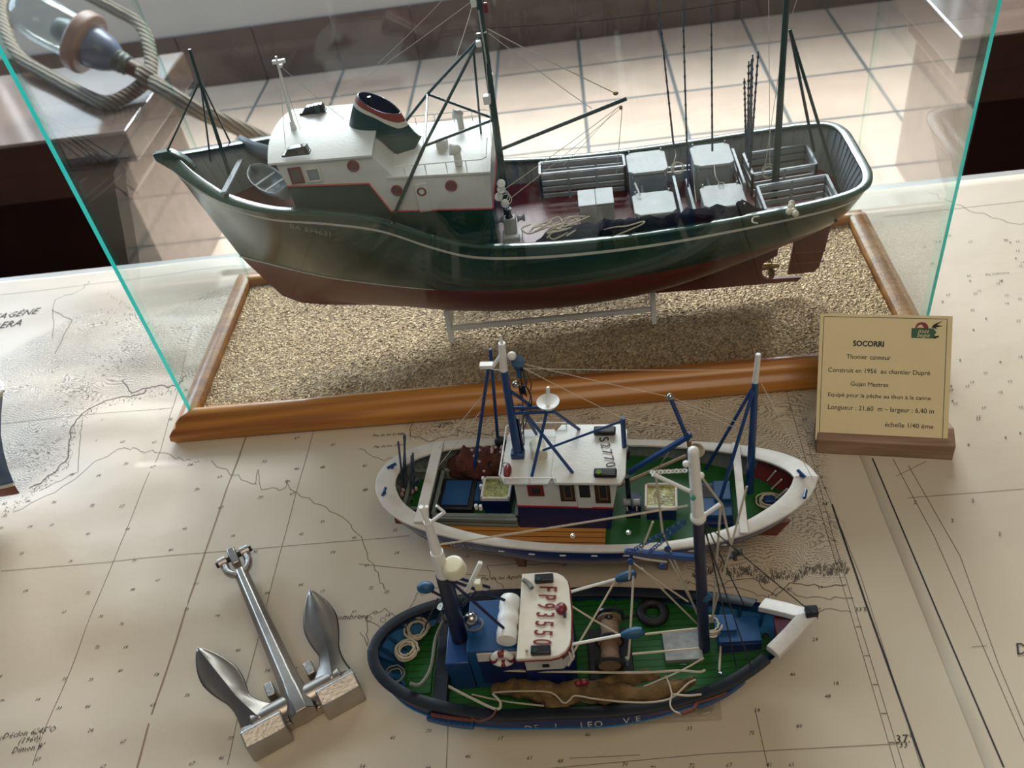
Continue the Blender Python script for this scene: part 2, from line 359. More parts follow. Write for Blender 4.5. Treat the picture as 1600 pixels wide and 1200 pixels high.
def sheet(name, x0, x1, y0, y1, dz, step, label, edge=None):
    nx = int((x1-x0)/step); ny = int((y1-y0)/step); b = MB()
    rows = []
    for j in range(ny+1):
        y = y0+(y1-y0)*j/ny; xa = edge(y) if edge else x0
        rows.append([V(xa+(x1-xa)*i/nx, y, height(xa+(x1-xa)*i/nx, y)+dz) for i in range(nx+1)])
    b.grid(rows); o = b.build(name, 'paper', smooth=60, clean=False)
    at = o.data.attributes.new('relief', 'FLOAT', 'POINT'); vals = []
    for v in o.data.vertices:
        s = 0
        for lw in LANDW:
            if inpoly(v.co.x+.003*mnoise.noise(v.co*60), v.co.y+.003*mnoise.noise(v.co*70), lw): s = 1
        vals.append(s)
    for _ in range(2):
        n1 = nx+1; o2 = vals[:]
        for i in range(n1, len(vals)-n1-1): o2[i] = (vals[i]*2+vals[i-1]+vals[i+1]+vals[i-n1]+vals[i+n1])/6
        vals = o2
    at.data.foreach_set('value', vals)
    md = o.modifiers.new('thickness', 'SOLIDIFY'); md.thickness = .0004; md.offset = -1
    tag(o, label, 'chart'); return o
chart = sheet('nautical_chart', -.95, .3, .02, .812, 0, .0035, 'old nautical chart with soundings and hachured hills under the models')
chart2 = sheet('nautical_chart', .2, .78, .02, .812, .0006, .012, 'paler chart sheet at the right, overlapping the larger chart by the sign', edge=lambda y: P(1436,950).x+(y-P(1436,950).y)*(P(1342,717).x-P(1533,1195).x)/(P(1342,717).y-P(1533,1195).y))

def ground(px, py, dz=.00025):
    p = P(px, py, .0026); return V(p.x, p.y, height(p.x, p.y)+dz)
def ink_line(b, pts, w=.00035, n=10, dz=.00025, dash=0):
    q = []
    for i in range(len(pts)-1):
        for k in range(n): q.append((pts[i][0]+(pts[i+1][0]-pts[i][0])*k/n, pts[i][1]+(pts[i+1][1]-pts[i][1])*k/n))
    q.append(pts[-1]); q = [ground(*a, dz) for a in q]
    for i in range(len(q)-1):
        if dash and i % 2: continue
        d = (q[i+1]-q[i]); n_ = V(-d.y, d.x, 0).normalized()*w/2
        b.add([q[i]-n_, q[i+1]-n_, q[i+1]+n_, q[i]+n_], [(0,1,2,3)])
def wob(pts, amp, n=5, seed=3):
    rd = random.Random(seed); out = []
    for i in range(len(pts)-1):
        for k in range(n):
            t = k/n; out.append((pts[i][0]+(pts[i+1][0]-pts[i][0])*t+rd.uniform(-amp, amp), pts[i][1]+(pts[i+1][1]-pts[i][1])*t+rd.uniform(-amp, amp)))
    return out+[pts[-1]]
def hachures():
    b = MB(); rh = random.Random(4)
    def stroke(x, y, dx, dy, w_):
        a, c = ground(x, y), ground(x+dx, y+dy); d = c-a; n_ = V(-d.y, d.x, 0).normalized()*w_/2; b.add([a-n_, c-n_*.3, c+n_*.3, a+n_], [(0,1,2,3)])
    for k in range(520):           # cliffs along the right hand coast
        x = 1085+240*rh.random(); t = (x-1085)/240; y = 904-6*sin(t*9)+4*sin(t*31); f = math.floor(t*9+.3*sin(t*40)); ph = (t*9) % 1
        L_ = 8+26*sin(pi*ph)**.8*rh.uniform(.5, 1); stroke(x, y-rh.uniform(0, L_*.6), (ph-.5)*8+rh.uniform(-1.5, 1.5), -rh.uniform(3, 8), .0005)
    cl_ = [(0,800),(45,764),(75,744),(105,717),(112,670),(140,642),(172,624),(215,613),(275,600)]
    for k in range(420):           # broken shore at the left
        i = rh.randrange(len(cl_)-1); t = rh.random(); x = cl_[i][0]+(cl_[i+1][0]-cl_[i][0])*t; y = cl_[i][1]+(cl_[i+1][1]-cl_[i][1])*t
        stroke(x+rh.uniform(-3, 7), y+rh.uniform(-3, 10), rh.uniform(-2, 2), rh.uniform(-2, 2), .0006)
    for (cx, cy, n_, ln_) in ((225,495,120,70),(60,700,70,45),(120,610,80,40),(180,560,70,45),(690,655,60,22),(760,650,50,20)):   # ridges fanning out
        for k in range(n_):
            a = rh.uniform(0, 2*pi) if cy > 500 else rh.uniform(.6, 4.0); r0 = rh.uniform(4, ln_); r1 = r0+rh.uniform(3, 9)
            a = round(a*2.4)/2.4+rh.uniform(-.07, .07); stroke(cx+cos(a)*r0, cy+sin(a)*r0*.8, cos(a+1.2)*5, sin(a+1.2)*3.2, .0004)
    b.build('hachuring', 'print_ink', chart, smooth=0, clean=False)['kind'] = 'stuff'
b = MB()
for l in ([(655,640),(491,670),(427,900),(355,1195)][1:], [(300,520),(251,704),(165,900),(50,1195)], [(0,890),(300,865),(600,840),(640,836)], [(700,1135),(697,1200)], [(705,1215),(1100,1179),(1406,1162)],
          [(0,462),(190,441),(380,417)], [(1382,355),(1600,330)],
          [(0,664),(140,650),(270,636)], [(820,650),(830,700)], [(1225,600),(1300,860),(1400,1200)], [(1262,690),(1305,850),(1412,1200)],
          [(1500,810),(1600,800)], [(760,900),(560,880)], [(890,1185),(1000,1180)], [(1180,1110),(1200,1200)],[(980,600),(700,618)]):
    ink_line(b, l)
for l in ([(1419,728),(1500,870),(1560,1040),(1600,1135)], [(1395,718),(1460,840),(1535,1010),(1600,1160)], [(1400,745),(1447,722)], [(1417,779),(1600,765)], [(1518,1012),(1541,1010)]): ink_line(b, l, dz=.0009)
ink_line(b, [(1275,728),(1345,902),(1455,1200)][0:2]+[(1440,1200)], .0003)
for pts_, w_, dz_, par_ in (([(1300,788),(1355,950),(1444,1200)], .0013, .00025, chart), ([(1363,717),(1465,960),(1568,1200)], .0010, .0009, chart2)):
    b2 = MB(); ink_line(b2, pts_, w_, dz=dz_); b2.build('border_line', 'ink', par_, smooth=0, clean=False)
for k in range(14):
    y = 620+k*45; x0 = 1227+(y-600)*.29
    if y > 1190: break
    ink_line(b, [(x0, y), (x0+9, y)], .0005)
ink_line(b, wob([(45,762),(75,742),(105,715),(112,668),(140,640),(172,622),(215,615),(235,600),(275,602),(290,585)], 2.2, 6, 4), .0009)
ink_line(b, wob([(190,592),(205,612),(225,604)], 1, 4), .0009); ink_line(b, wob([(60,765),(120,738),(125,690),(130,660)], 2, 5), .0004)
ink_line(b, wob([(20,800),(100,760),(185,700),(215,703),(250,708),(290,720),(330,722),(370,745),(400,760),(402,735),(412,765),(445,765),(450,748),(455,768),(500,790),(535,810),(565,840),(585,890),(600,920)], 3.2, 5, 9), .0004)
ink_line(b, wob([(83,530),(85,470),(130,455),(140,440)], 2, 5), .0004); ink_line(b, wob([(82,485),(112,500),(85,553)], 1, 5), .0005)
ink_line(b, wob([(570,660),(600,650),(650,655),(640,680),(680,690),(720,675),(760,680),(790,672)], 4, 5, 11), .0006)
ink_line(b, wob([(560,700),(600,720),(640,705),(700,700)], 3, 5, 12), .0004)
ink_line(b, wob([(1120,912),(1180,905),(1210,930),(1240,910),(1290,918),(1322,914)], 3.5, 6, 13), .0006)
ink_line(b, wob([(1060,905),(1100,915),(1150,918),(1200,935),(1215,920),(1260,935),(1330,935)], 3, 6, 14), .0004)
ink_line(b, wob([(1270,962),(1290,951),(1330,957)], 1.5, 5, 14), .0004)
ink_line(b, wob([(560,990),(575,1010),(570,965),(600,950),(625,965),(600,985),(560,960)], 3, 5, 15), .0004)
ink_line(b, wob([(640,950),(655,925),(690,915)], 2, 5, 16), .0004)
ink_line(b, wob([(880,880),(760,885),(770,905),(800,930)], 3, 5, 17), .0004)
for cx, cy, r in ((575,966,5),(598,968,4),(586,956,3),(660,926,4),(676,924,3)): ink_line(b, [(cx+r*cos(a*.7), cy+r*sin(a*.7)) for a in range(10)], .0003, n=1)
b.build('printed_line', 'print_ink', chart, smooth=0, clean=False)
hachures()

b = MB(); ink_line(b, [(385,681),(307,900),(213,1200)], .0013, dz=.00012); mat('fold_brown', (.26,.17,.10), .6); b.build('fold_line', 'fold_brown', chart, smooth=0, clean=False)  # brownish strip along the fold
# soundings and place names
glyph = {}
def num_mesh(s):
    if s not in glyph:
        c = bpy.data.curves.new('n', 'FONT'); c.body = s; c.size = 1; c.shear = .3; c.resolution_u = 1; c.align_x = 'CENTER'
        t = bpy.data.objects.new('n', c); me = bpy.data.meshes.new_from_object(t); bpy.data.objects.remove(t); bpy.data.curves.remove(c)
        glyph[s] = ([v.co.copy() for v in me.vertices], [tuple(p.vertices) for p in me.polygons]); bpy.data.meshes.remove(me)
    return glyph[s]
def put(b, s, px, py, size, a=0, dz=.0003):
    vs, fs = num_mesh(s); g = ground(px, py); c, t = cos(a), sin(a)
    q = [(g.x+size*(v.x*c-v.y*t), g.y+size*(v.x*t+v.y*c)) for v in vs]; b.add([V(x, y, height(x, y)+dz) for x, y in q], fs)
b = MB(); rd = random.Random(21)
for gx in range(-10, 1340, 52):
    for gy in range(460, 1210, 46):
        px, py = gx+rd.uniform(-17, 17), gy+rd.uniform(-14, 14)
        g = P(px, py)
        if px > 1228+(py-600)*.29 or any(inpoly(g.x, g.y, lw) for lw in LANDW): continue
        if g.y > .79 or (py < 560 and px < 330): continue
        if rd.random() < .25: continue
        put(b, str(rd.choice((14,17,18,24,33,41,44,46,48,54,55,58,61,63,67,70,72,73,75,76,77,79,80,82))), px, py, .0042 if py < 800 else .0035, .02)
for px, py in ((60,620),(250,640),(205,632),(160,660),(300,630),(330,610),(150,690),(290,660),(320,650),(240,605),(265,615)): put(b, '5', px, py, .003)
b.build('soundings', 'ink', chart, smooth=0, clean=False)['kind'] = 'stuff'
def name(*a): b = MB(); put(b, *a); b.build('place_name', 'ink', chart, smooth=0, clean=False)
name('RTAGÈNE', 14, 496, .0140, .06)
name('BRERA', 2, 511, .0140, .06)
name("l'Escombrere", 538, 967, .0062, -.02)
name('Llanos', 928, 655, .004, 0)
name('de', 946, 668, .004)
name('Pta de las Lonas', 606, 680, .0042, 0)
name('Pta Bolete', 622, 662, .0038, 0)
name('Pta de los Canos', 608, 698, .0040, 0)
name('Pta de las Aguilones', 790, 905, .0044, 0)
name('37°', 1413, 1161, .0070, 0)
name("33'", 1413, 1168, .0050, 0)
name("33'5", 1345, 956, .0044, 0)
name("34'", 1289, 790, .0042, 0)
name("35'", 1258, 658, .0042)
name('Déclon 6°45′O', 45, 1150, .0058, .1)
name('(1960)', 45, 1161, .0056, .1)
name('Dimon 8′', 42, 1174, .0056, .1)
b = MB()
for k, ch in enumerate('CARTHAGENE'): put(b, ch, 1237+k*5.6, 610+k*17, .0032, -1.2)
b.build('scale_letters', 'ink', chart, smooth=0, clean=False)
b = MB(); put(b, 'D', 1598, 1024, .011, 0, .0012)
for px, py in ((1430,789),(1488,817),(1520,786),(1562,838)): put(b, '2', px, py, .0044, 0, .0012)
for k in range(60):
    px, py = rd.uniform(1440,1600), rd.uniform(360,700)
    put(b, str(rd.choice((8,12,14,17,22))), px, py, .0036, 0, .0012)
put(b, 'Pta Carbonera', 1558, 430, .0034, 0, .0012)
b.build('soundings', 'ink', chart2, smooth=0, clean=False)['kind'] = 'stuff'
b = MB(); ink_line(b, wob([(1450,300),(1490,320),(1560,345),(1600,350)], 3, 6), .0004, dz=.0009); ink_line(b, wob([(1380,340),(1600,315)], .3, 3), .0004, dz=.0009); b.build('printed_line', 'print_ink', chart2, smooth=0, clean=False)

# ---------------------------------------------------------------- display case
GX0, GX1, GY0, GY1 = -.357, .2525, .5405, .741
wood('moulding_wood', (.24,.075,.010), (.52,.22,.035), (5, 90, 90), .35, .35)
wood('light_oak', (.22,.15,.10), (.34,.25,.17), (6, 110, 110), .45, .1)
tray = thing('wooden_display_base', Frame(-.05, .64, .003), 'honey coloured wooden base frame under the glass case of the largest model', 'display base')
def moulding(c, hh=.021):
    pr = [(-.0150, 0), (-.0172, .004), (-.0165, .009), (-.0140, .0120), (-.0110, .0135), (-.0095, .0175), (-.0060, .0205), (.0015, hh), (.0050, .0205), (.0060, .019), (.0060, 0)]
    return pr
x0, x1, y0, y1 = GX0+.05, GX1+.05, GY0-.64, GY1-.64
for (a, bb_, nrm) in (((x0,y0),(x1,y0),(0,-1)), ((x1,y0),(x1,y1),(1,0)), ((x1,y1),(x0,y1),(0,1)), ((x0,y1),(x0,y0),(-1,0))):
    A, B = V(*a, 0), V(*bb_, 0); d = (B-A).normalized(); out = V(nrm[0], nrm[1], 0); rows = []
    for r, h in moulding(0):
        rows.append([A + out*(-r) - d*(-r)*1 + V(0,0,h), B + out*(-r) + d*(-r)*1 + V(0,0,h)])
    MB().grid([[q for q in rw] for rw in rows]+[rows[0]]).build('frame_moulding', 'moulding_wood', tray, smooth=50)
MB().bb((x0+.002, y0+.002, .001), (x1-.002, y1-.002, .006)).build('base_board', 'light_oak', tray, smooth=0)
# granular gold bed
def grit():
    m = bpy.data.materials.new('gold_grit'); m.use_nodes = True; nt = m.node_tree; b = nt.nodes['Principled BSDF']; L = nt.links.new
    tc = nd(nt, 'ShaderNodeTexCoord'); vo = nd(nt, 'ShaderNodeTexVoronoi'); vo.inputs['Scale'].default_value = 640; L(tc.outputs['Object'], vo.inputs['Vector'])
    cr = nd(nt, 'ShaderNodeValToRGB'); e = cr.color_ramp.elements; e[0].color = (.12,.078,.042,1); e[1].color = (.88,.64,.36,1); e.new(.5).color = (.44,.29,.14,1)
    L(vo.outputs['Color'], cr.inputs[0]); L(cr.outputs[0], b.inputs['Base Color'])
    n = nd(nt, 'ShaderNodeTexNoise'); n.inputs['Scale'].default_value = 500; n.inputs['Detail'].default_value = 4; L(tc.outputs['Object'], n.inputs['Vector'])
    bp = nd(nt, 'ShaderNodeBump'); bp.inputs['Strength'].default_value = 1; bp.inputs['Distance'].default_value = .0022; L(vo.outputs['Distance'], bp.inputs['Height'])
    bp2 = nd(nt, 'ShaderNodeBump'); bp2.inputs['Strength'].default_value = 1; bp2.inputs['Distance'].default_value = .002; L(n.outputs[0], bp2.inputs['Height']); L(bp.outputs[0], bp2.inputs['Normal']); L(bp2.outputs[0], b.inputs['Normal'])
    b.inputs['Roughness'].default_value = .38; b.inputs['Metallic'].default_value = .35; MATS['grit'] = m
grit()
nx, ny = 420, 140; b = MB(); rows = []
for j in range(ny+1):
    y = GY0+.008+(GY1-GY0-.016)*j/ny
    rows.append([V(GX0+.008+(GX1-GX0-.016)*i/nx, y, .0175+.0005*mnoise.noise(V(i*.9, j*.9, .5))+.0003*rd.uniform(-1, 1)+.0012*mnoise.noise(V(i*.05, j*.05, 2))) for i in range(nx+1)])
b.grid(rows); sd = b.build('gold_grit_bed', 'grit', smooth=0, clean=False)
md = sd.modifiers.new('thickness', 'SOLIDIFY'); md.thickness = .006; md.offset = -1
tag(sd, 'bed of coarse golden grit filling the base of the glass case', 'grit', kind='stuff')
# glass
glass('case_glass', (.968,.985,.985), 1.5)
mat('glass_edge', (.03,.42,.34), .25, var=.35, vs=90, spec=.8)
def trans_edge():
    m = bpy.data.materials.new('teal_edge'); m.use_nodes = True; nt = m.node_tree; b = nt.nodes['Principled BSDF']; L = nt.links.new
    out = nt.nodes['Material Output']; tl = nd(nt, 'ShaderNodeBsdfTranslucent'); tl.inputs[0].default_value = (.06,.95,.78,1)
    b.inputs['Base Color'].default_value = (.04,.70,.58,1); b.inputs['Roughness'].default_value = .15
    mx = nd(nt, 'ShaderNodeMixShader'); mx.inputs[0].default_value = .45; L(b.outputs[0], mx.inputs[1]); L(tl.outputs[0], mx.inputs[2]); L(mx.outputs[0], out.inputs[0]); MATS['teal_edge'] = m
trans_edge()
gc = thing('glass_case', Frame(-.05, .64, .021), 'tall clear glass case with teal edges over the green and white trawler model', 'glass case')
T = .0052; H = .44
glass('clear_edge', (.80,.93,.89), 1.5)
def pane(x0, x1, y0, y1, z0, z1, nm, thin, edge='clear_edge'):
    b = MB(); b.bb((x0, y0, z0), (x1, y1, z1)); c = b
    # faces of bb: -x,+x,-y,+y,-z,+z ordering below
    b.m = [1 if (i in (0, 1) and thin != 'x') or (i in (2, 3) and thin != 'y') or (i in (4, 5) and thin != 'z') else 0 for i in range(6)]
    return b.build(nm, ['case_glass', edge], gc, smooth=0)
g0, g1, h0, h1 = GX0+.05+.0005, GX1+.05-.0005, GY0-.64+.0005, GY1-.64-.0005
pane(g0, g1, h0, h0+T, 0, H, 'front_pane', 'y', 'teal_edge'); pane(g0+T, g1-T, h1-T, h1, 0, H, 'back_pane', 'y')
pane(g0, g0+T, h0+T, h1, 0, H, 'side_pane', 'x'); pane(g1-T, g1, h0+T, h1, 0, H, 'side_pane', 'x'); pane(g0, g1, h0, h1, H, H+T, 'top_pane', 'z')
# ================================================================ hull builder shared by the models
def interp(tab, t):
    if t <= tab[0][0]: return tab[0][1]
    for (a, va), (b_, vb) in zip(tab, tab[1:]):
        if t <= b_:
            k = (t-a)/(b_-a) if b_ > a else 0; return va+(vb-va)*k
    return tab[-1][1]
def smooth_plan(plan, n=5):        # Catmull-Rom over rows of numbers
    p = [list(r) for r in plan]; p = [[2*a-b for a, b in zip(p[0], p[1])]] + p + [[2*a-b for a, b in zip(p[-1], p[-2])]]; out = []
    for i in range(1, len(p)-2):
        for k in range(n):
            t = k/n; out.append([.5*(2*b+(c-a)*t+(2*a-5*b+4*c-d)*t*t+(-a+3*b-3*c+d)*t**3) for a, b, c, d in zip(p[i-1], p[i], p[i+1], p[i+2])])
    return out + [p[-2]]
class Hull:
    """plan rows: xn, half beam, sheer z, body bottom z, fullness; ends: (z, x) tables"""
    bulge = 0; steep = 0
    def __init__(s, plan, endA, endB, yc=0):
        s.pl = smooth_plan(plan); s.A = endA; s.B = endB; s.yc = yc
        for r in s.pl: r[1] = max(0, r[1])
        s.pl[0][1] = s.pl[-1][1] = 0
    def g(s, v, f):
        v = max(0, min(1, v)); return (1-f)*v**1.25 + f*(1-(1-v)**2.7)**.62
    def pt(s, i, z):
        xn, b, zs, zb, f = s.pl[i]; xa, xb = interp(s.A, z), interp(s.B, z)
        v = (z-zb)/max(1e-6, zs-zb); return V(xa+(xb-xa)*xn, b*s.g(v, f)+s.bulge*sin(pi*max(0, min(1, v))**.8)*min(1, b/.03), z)
    def off(s, i, z, w):           # inward offset in plan
        p = s.pt(i, z); a = s.pt(max(0, i-1), z); c = s.pt(min(len(s.pl)-1, i+1), z)
        d = V(c.x-a.x, c.y-a.y, 0)
        if i == 0: d = V(0, 1, 0)
        if i == len(s.pl)-1: d = V(0, -1, 0)
        if d.length < 1e-9: d = V(1, 0, 0)
        d.normalize(); n = V(d.y, -d.x, 0); q = p+n*w; q.y = max(0, q.y); return q
    def inn(s, i, z, w):
        q = s.off(i, z, w); t = s.off(i, s.pl[i][2], w); q = q.lerp(t, s.steep); q.z = z; q.y = min(q.y, max(0, s.pt(i, z).y-.0008)); q.x = max(interp(s.A, z)+.0012, min(interp(s.B, z)-.0012, q.x)); return q
    def S(s, q, side): return V(q.x, s.yc+side*q.y, q.z)
    def shell(s, zw, bands, nlow=6, nhigh=5):
        """zw: waterline z(xn); bands: [(drop below the sheer, material index above it)], materials 0 bottom 1 side"""
        rows = []; mats = None
        for i, (xn, b, zs, zb, f) in enumerate(s.pl):
            w_ = max(zb, min(zw(xn), zs-bands[-1][0]-.001)); zz = [zb+(w_-zb)*k/nlow for k in range(nlow+1)]; mi = [0]*nlow
            top = zs-bands[-1][0]; zz += [w_+(top-w_)*k/nhigh for k in range(1, nhigh+1)]; mi += [1]*nhigh
            for j in range(len(bands)-1, -1, -1):
                zz.append(zs-(bands[j-1][0] if j > 0 else 0)); mi.append(bands[j][1])
            rows.append([s.pt(i, z) for z in zz]); mats = mi
        b = MB(); n = len(rows[0])
        for sd in (1, -1):
            o = len(b.v); b.v += [tuple(s.S(q, sd)) for r in rows for q in r]
            for i in range(len(rows)-1):
                for j in range(n-1):
                    f = [o+i*n+j, o+i*n+j+1, o+(i+1)*n+j+1, o+(i+1)*n+j]; b.f.append(f if sd > 0 else f[::-1]); b.m.append(mats[j])
        return b
    def lining(s, zd, w=.0016, ribs=0, ribd=.0012, ribw=.0012, top=.0002):
        b = MB()
        for sd in (1, -1):
            rows = []
            for i, r in enumerate(s.pl):
                z0, z1 = zd(r[0]), r[2]-top; rows.append([s.S(s.inn(i, z0+(z1-z0)*k/3, w), sd) for k in range(4)])
            b.grid(rows)
            if ribs:
                acc = 0
                for i in range(1, len(s.pl)-1):
                    r = s.pl[i]; z0, z1 = zd(r[0]), r[2]-top
                    a_, c_ = s.off(i, z1, w), s.off(i+1, z1, w) if i+1 < len(s.pl) else s.off(i, z1, w)
                    L_ = (c_-a_).length; m = 0
                    while acc < L_:
                        k = acc/max(L_, 1e-9)
                        lo = s.inn(i, z0, w).lerp(s.inn(min(i+1, len(s.pl)-1), z0, w), k); hi = a_.lerp(c_, k); d = (c_-a_).normalized(); nn = V(d.y, -d.x, 0)*ribd*.5
                        b.bar(s.S(lo+nn, sd), s.S(hi+nn, sd), ribw, ribd, up=s.S(nn, sd)-s.S(V(0,0,0), sd)); acc += ribs
                    acc -= L_
        return b
    def cap(s, w_out, w_in, th, lift=0, i0=0, i1=None):
        b = MB(); i1 = i1 or len(s.pl)-1
        for sd in (1, -1):
            rows = []
            for i in range(i0, i1+1):
                r = s.pl[i]; z = r[2]; o_ = s.off(i, z, 0); n_ = s.off(i, z, -w_out)
                if i in (0, len(s.pl)-1): n_.y = 0
                q = s.off(i, z, w_in(r[0]) if callable(w_in) else w_in); rows.append([s.S(V(a.x, a.y, z+h+lift), sd) for a, h in ((n_, 0), (n_, th*.8), (n_.lerp(q, .08), th), (n_.lerp(q, .92), th), (q, th*.8), (q, 0))])
            b.grid(rows, wrap=True)
        return b
    def deck(s, zd, w=.0014, x0=0, x1=1, n=8):
        b = MB(); rows = []
        for i, r in enumerate(s.pl):
            if r[0] < x0 or r[0] > x1: continue
            q = s.inn(i, zd(r[0]), w); q.y += .0008 if q.y > 0 else 0
            rows.append([V(q.x, s.yc+q.y*(-1+2*k/n), q.z) for k in range(n+1)])
        return b.grid(rows)
def plank_mat(name, c, cl, width, rough=.35, axis='Y', w=.06):
    m = bpy.data.materials.new(name); m.use_nodes = True; nt = m.node_tree; b = nt.nodes['Principled BSDF']; L = nt.links.new
    tc = nd(nt, 'ShaderNodeTexCoord'); sp = nd(nt, 'ShaderNodeSeparateXYZ'); L(tc.outputs['Object'], sp.inputs[0])
    m1 = nd(nt, 'ShaderNodeMath', operation='DIVIDE'); L(sp.outputs[axis], m1.inputs[0]); m1.inputs[1].default_value = width
    fr = nd(nt, 'ShaderNodeMath', operation='FRACT'); L(m1.outputs[0], fr.inputs[0]); lt = nd(nt, 'ShaderNodeMath', operation='LESS_THAN'); L(fr.outputs[0], lt.inputs[0]); lt.inputs[1].default_value = w
    n = nd(nt, 'ShaderNodeTexNoise'); n.inputs['Scale'].default_value = 60; mp = nd(nt, 'ShaderNodeMapping'); mp.inputs['Scale'].default_value = (.15, 1, 1) if axis == 'Y' else (1, .15, 1)
    L(tc.outputs['Object'], mp.inputs[0]); L(mp.outputs[0], n.inputs['Vector']); mr = nd(nt, 'ShaderNodeMapRange'); mr.inputs[3].default_value = .7; mr.inputs[4].default_value = 1.3; L(n.outputs[0], mr.inputs[0])
    sc = nd(nt, 'ShaderNodeVectorMath', operation='SCALE'); sc.inputs[0].default_value = c; L(mr.outputs[0], sc.inputs['Scale'])
    mx = nd(nt, 'ShaderNodeMix', data_type='RGBA'); L(lt.outputs[0], mx.inputs[0]); L(sc.outputs[0], mx.inputs[6]); mx.inputs[7].default_value = (*cl, 1); L(mx.outputs[2], b.inputs['Base Color'])
    bp = nd(nt, 'ShaderNodeBump'); bp.inputs['Strength'].default_value = .6; bp.inputs['Distance'].default_value = .0004; bp.invert = True; L(lt.outputs[0], bp.inputs['Height']); L(bp.outputs[0], b.inputs['Normal'])
    b.inputs['Roughness'].default_value = rough; MATS[name] = m
plank_mat('red_planks', (.14,.014,.013), (.05,.006,.006), .0042, .45)
plank_mat('teak_planks', (.46,.20,.045), (.05,.012,.006), .0043, .4, w=.12)
plank_mat('green_planks', (.008,.095,.012), (.003,.02,.004), .0045, .45, w=.1)
def floor_clip(o): pass

# ================================================================ model 1: green and white trawler in the glass case
B1 = Frame(-.06, .641, .0185); YC = .641; MB.off = B1.loc
W1 = Frame()
boat = thing('model_fishing_boat', B1, 'large green and white trawler model with red bottom inside the glass case', 'model boat')
def xn1(x, z=.14): return (x+.32)/(.212+.32)
stem = [(.028, -.13), (.040, -.20), (.050, -.255), (.0597, -.279), (.107, -.304), (.147, -.316), (.190, -.328), (.212, -.336)]
stern = [(.03, .10), (.06, .185), (.10, .203), (.125, .209), (.15, .217)]
H1 = Hull([(0, 0, .210, .055, 0), (.012, .010, .207, .052, .02), (.04, .027, .2005, .047, .05), (.09, .049, .1925, .042, .15), (.155, .064, .1865, .038, .35), (.23, .0685, .181, .036, .6), (.30, .070, .1715, .034, .8), (.36, .0705, .1535, .034, .9), (.42, .0705, .1400, .034, .95),
          (.50, .0705, .1345, .034, 1), (.60, .070, .1325, .035, 1), (.70, .069, .1335, .040, .98), (.80, .067, .1365, .052, .9), (.90, .064, .1405, .070, .8), (.955, .060, .1430, .082, .75), (.985, .052, .1445, .09, .72), (.998, .036, .1450, .093, .7), (1.0, .018, .1450, .094, .7), (1.0, 0, .1450, .094, .7)], stem, stern, YC)
wl1 = lambda x: .0935+.016*abs((x-.52)/.5)**1.8
mat('stripe_white', (.60,.58,.50), .4)
hull1 = H1.shell(wl1, [(.0075, 1), (.0100, 2)]).build('hull', ['red_bottom', 'green_hull', 'stripe_white'], boat, smooth=50)
bv1 = bvh_of(hull1)
dk1 = lambda x: .1127 if x > .40 else .1127+.048*min(1, (.40-x)/.13)
H1.lining(dk1, .0016, ribs=.0085).build('bulwark_lining', 'grey_paint', boat)
H1.cap(.0012, lambda x: .0060+.013*max(0, .30-x), .0018).build('cap_rail', 'green_hull', boat, smooth=35)
H1.deck(dk1).build('deck', 'red_planks', boat, smooth=0)
b = MB()                            # thin boot-top line near the bow
for sd in (-1, 1):
    pts = []
    for i, r in enumerate(H1.pl):
        if r[0] < .34: q = H1.pt(i, wl1(r[0])); pts.append(H1.S(V(q.x, q.y+.0003, q.z), sd))
    b.tube(pts, .0011, 5, taper=lambda t: 1-.8*t)
b.build('boot_line', 'stripe_white', boat)
b = MB()
b.prism([(-.340, YC-.0045, .209), (-.341, YC-.0035, .2145), (-.326, YC-.0035, .2155), (-.316, YC-.0035, .207), (-.311, YC-.0035, .198), (-.322, YC-.0035, .190)], (0, .007, 0))
b.build('stem_post', 'green_hull', boat, bevel=.001)
kp = [(-.16, .040), (-.02, .0305), (.07, .0275), (.178, .0262), (.180, .030), (.150, .0315), (.146, .036), (.146, .048), (.152, .053), (.158, .056), (.158, .070), (.10, .060), (0, .05), (-.16, .05)]
MB().prism([(x, YC-.002, z) for x, z in kp], (0, .004, 0)).build('keel', 'red_bottom', boat, bevel=.0006)
b = MB(); b.prism([(.168, YC-.0016, .034), (.190, YC-.0016, .034), (.1945, YC-.0016, .039), (.198, YC-.0016, .060), (.200, YC-.0016, .080), (.172, YC-.0016, .080)], (0, .0032, 0))
for z in (.045, .056, .068): b.box((.184, YC, z), (.028, .0042, .0012))
b.build('rudder', 'red_bottom', boat, bevel=.0008)
pr = MB(); pr.cyl((.145, YC, .044), (.160, YC, .044), .0035, .002, 12)
pr.build('propeller_hub', 'brass', boat)
for k in range(4):
    a = k*pi/2+.5; d = V(0, cos(a), sin(a)); s_ = V(0, -sin(a), cos(a)); c = V(.153, YC, .044); b = MB()
    b.grid([[c+d*.002-s_*.001+V(.001, 0, 0), c+d*.002+s_*.001-V(.001, 0, 0)], [c+d*.006-s_*.004+V(.0025, 0, 0), c+d*.006+s_*.0035-V(.002, 0, 0)], [c+d*.0105-s_*.0035+V(.002, 0, 0), c+d*.0105+s_*.0035-V(.001, 0, 0)], [c+d*.0125-s_*.001, c+d*.0125+s_*.001]])
    o = b.build('propeller_blade', 'brass', boat); md = o.modifiers.new('t', 'SOLIDIFY'); md.thickness = .0006
lettering('BA 294631', .0070, 'stripe_white', boat, XYZ((-.213, .5, .1655), (1, 0, -.36), (0, 0, 1)), 'registration_lettering', space=1.05, wrap=(bv1, (0, 1, 0)))

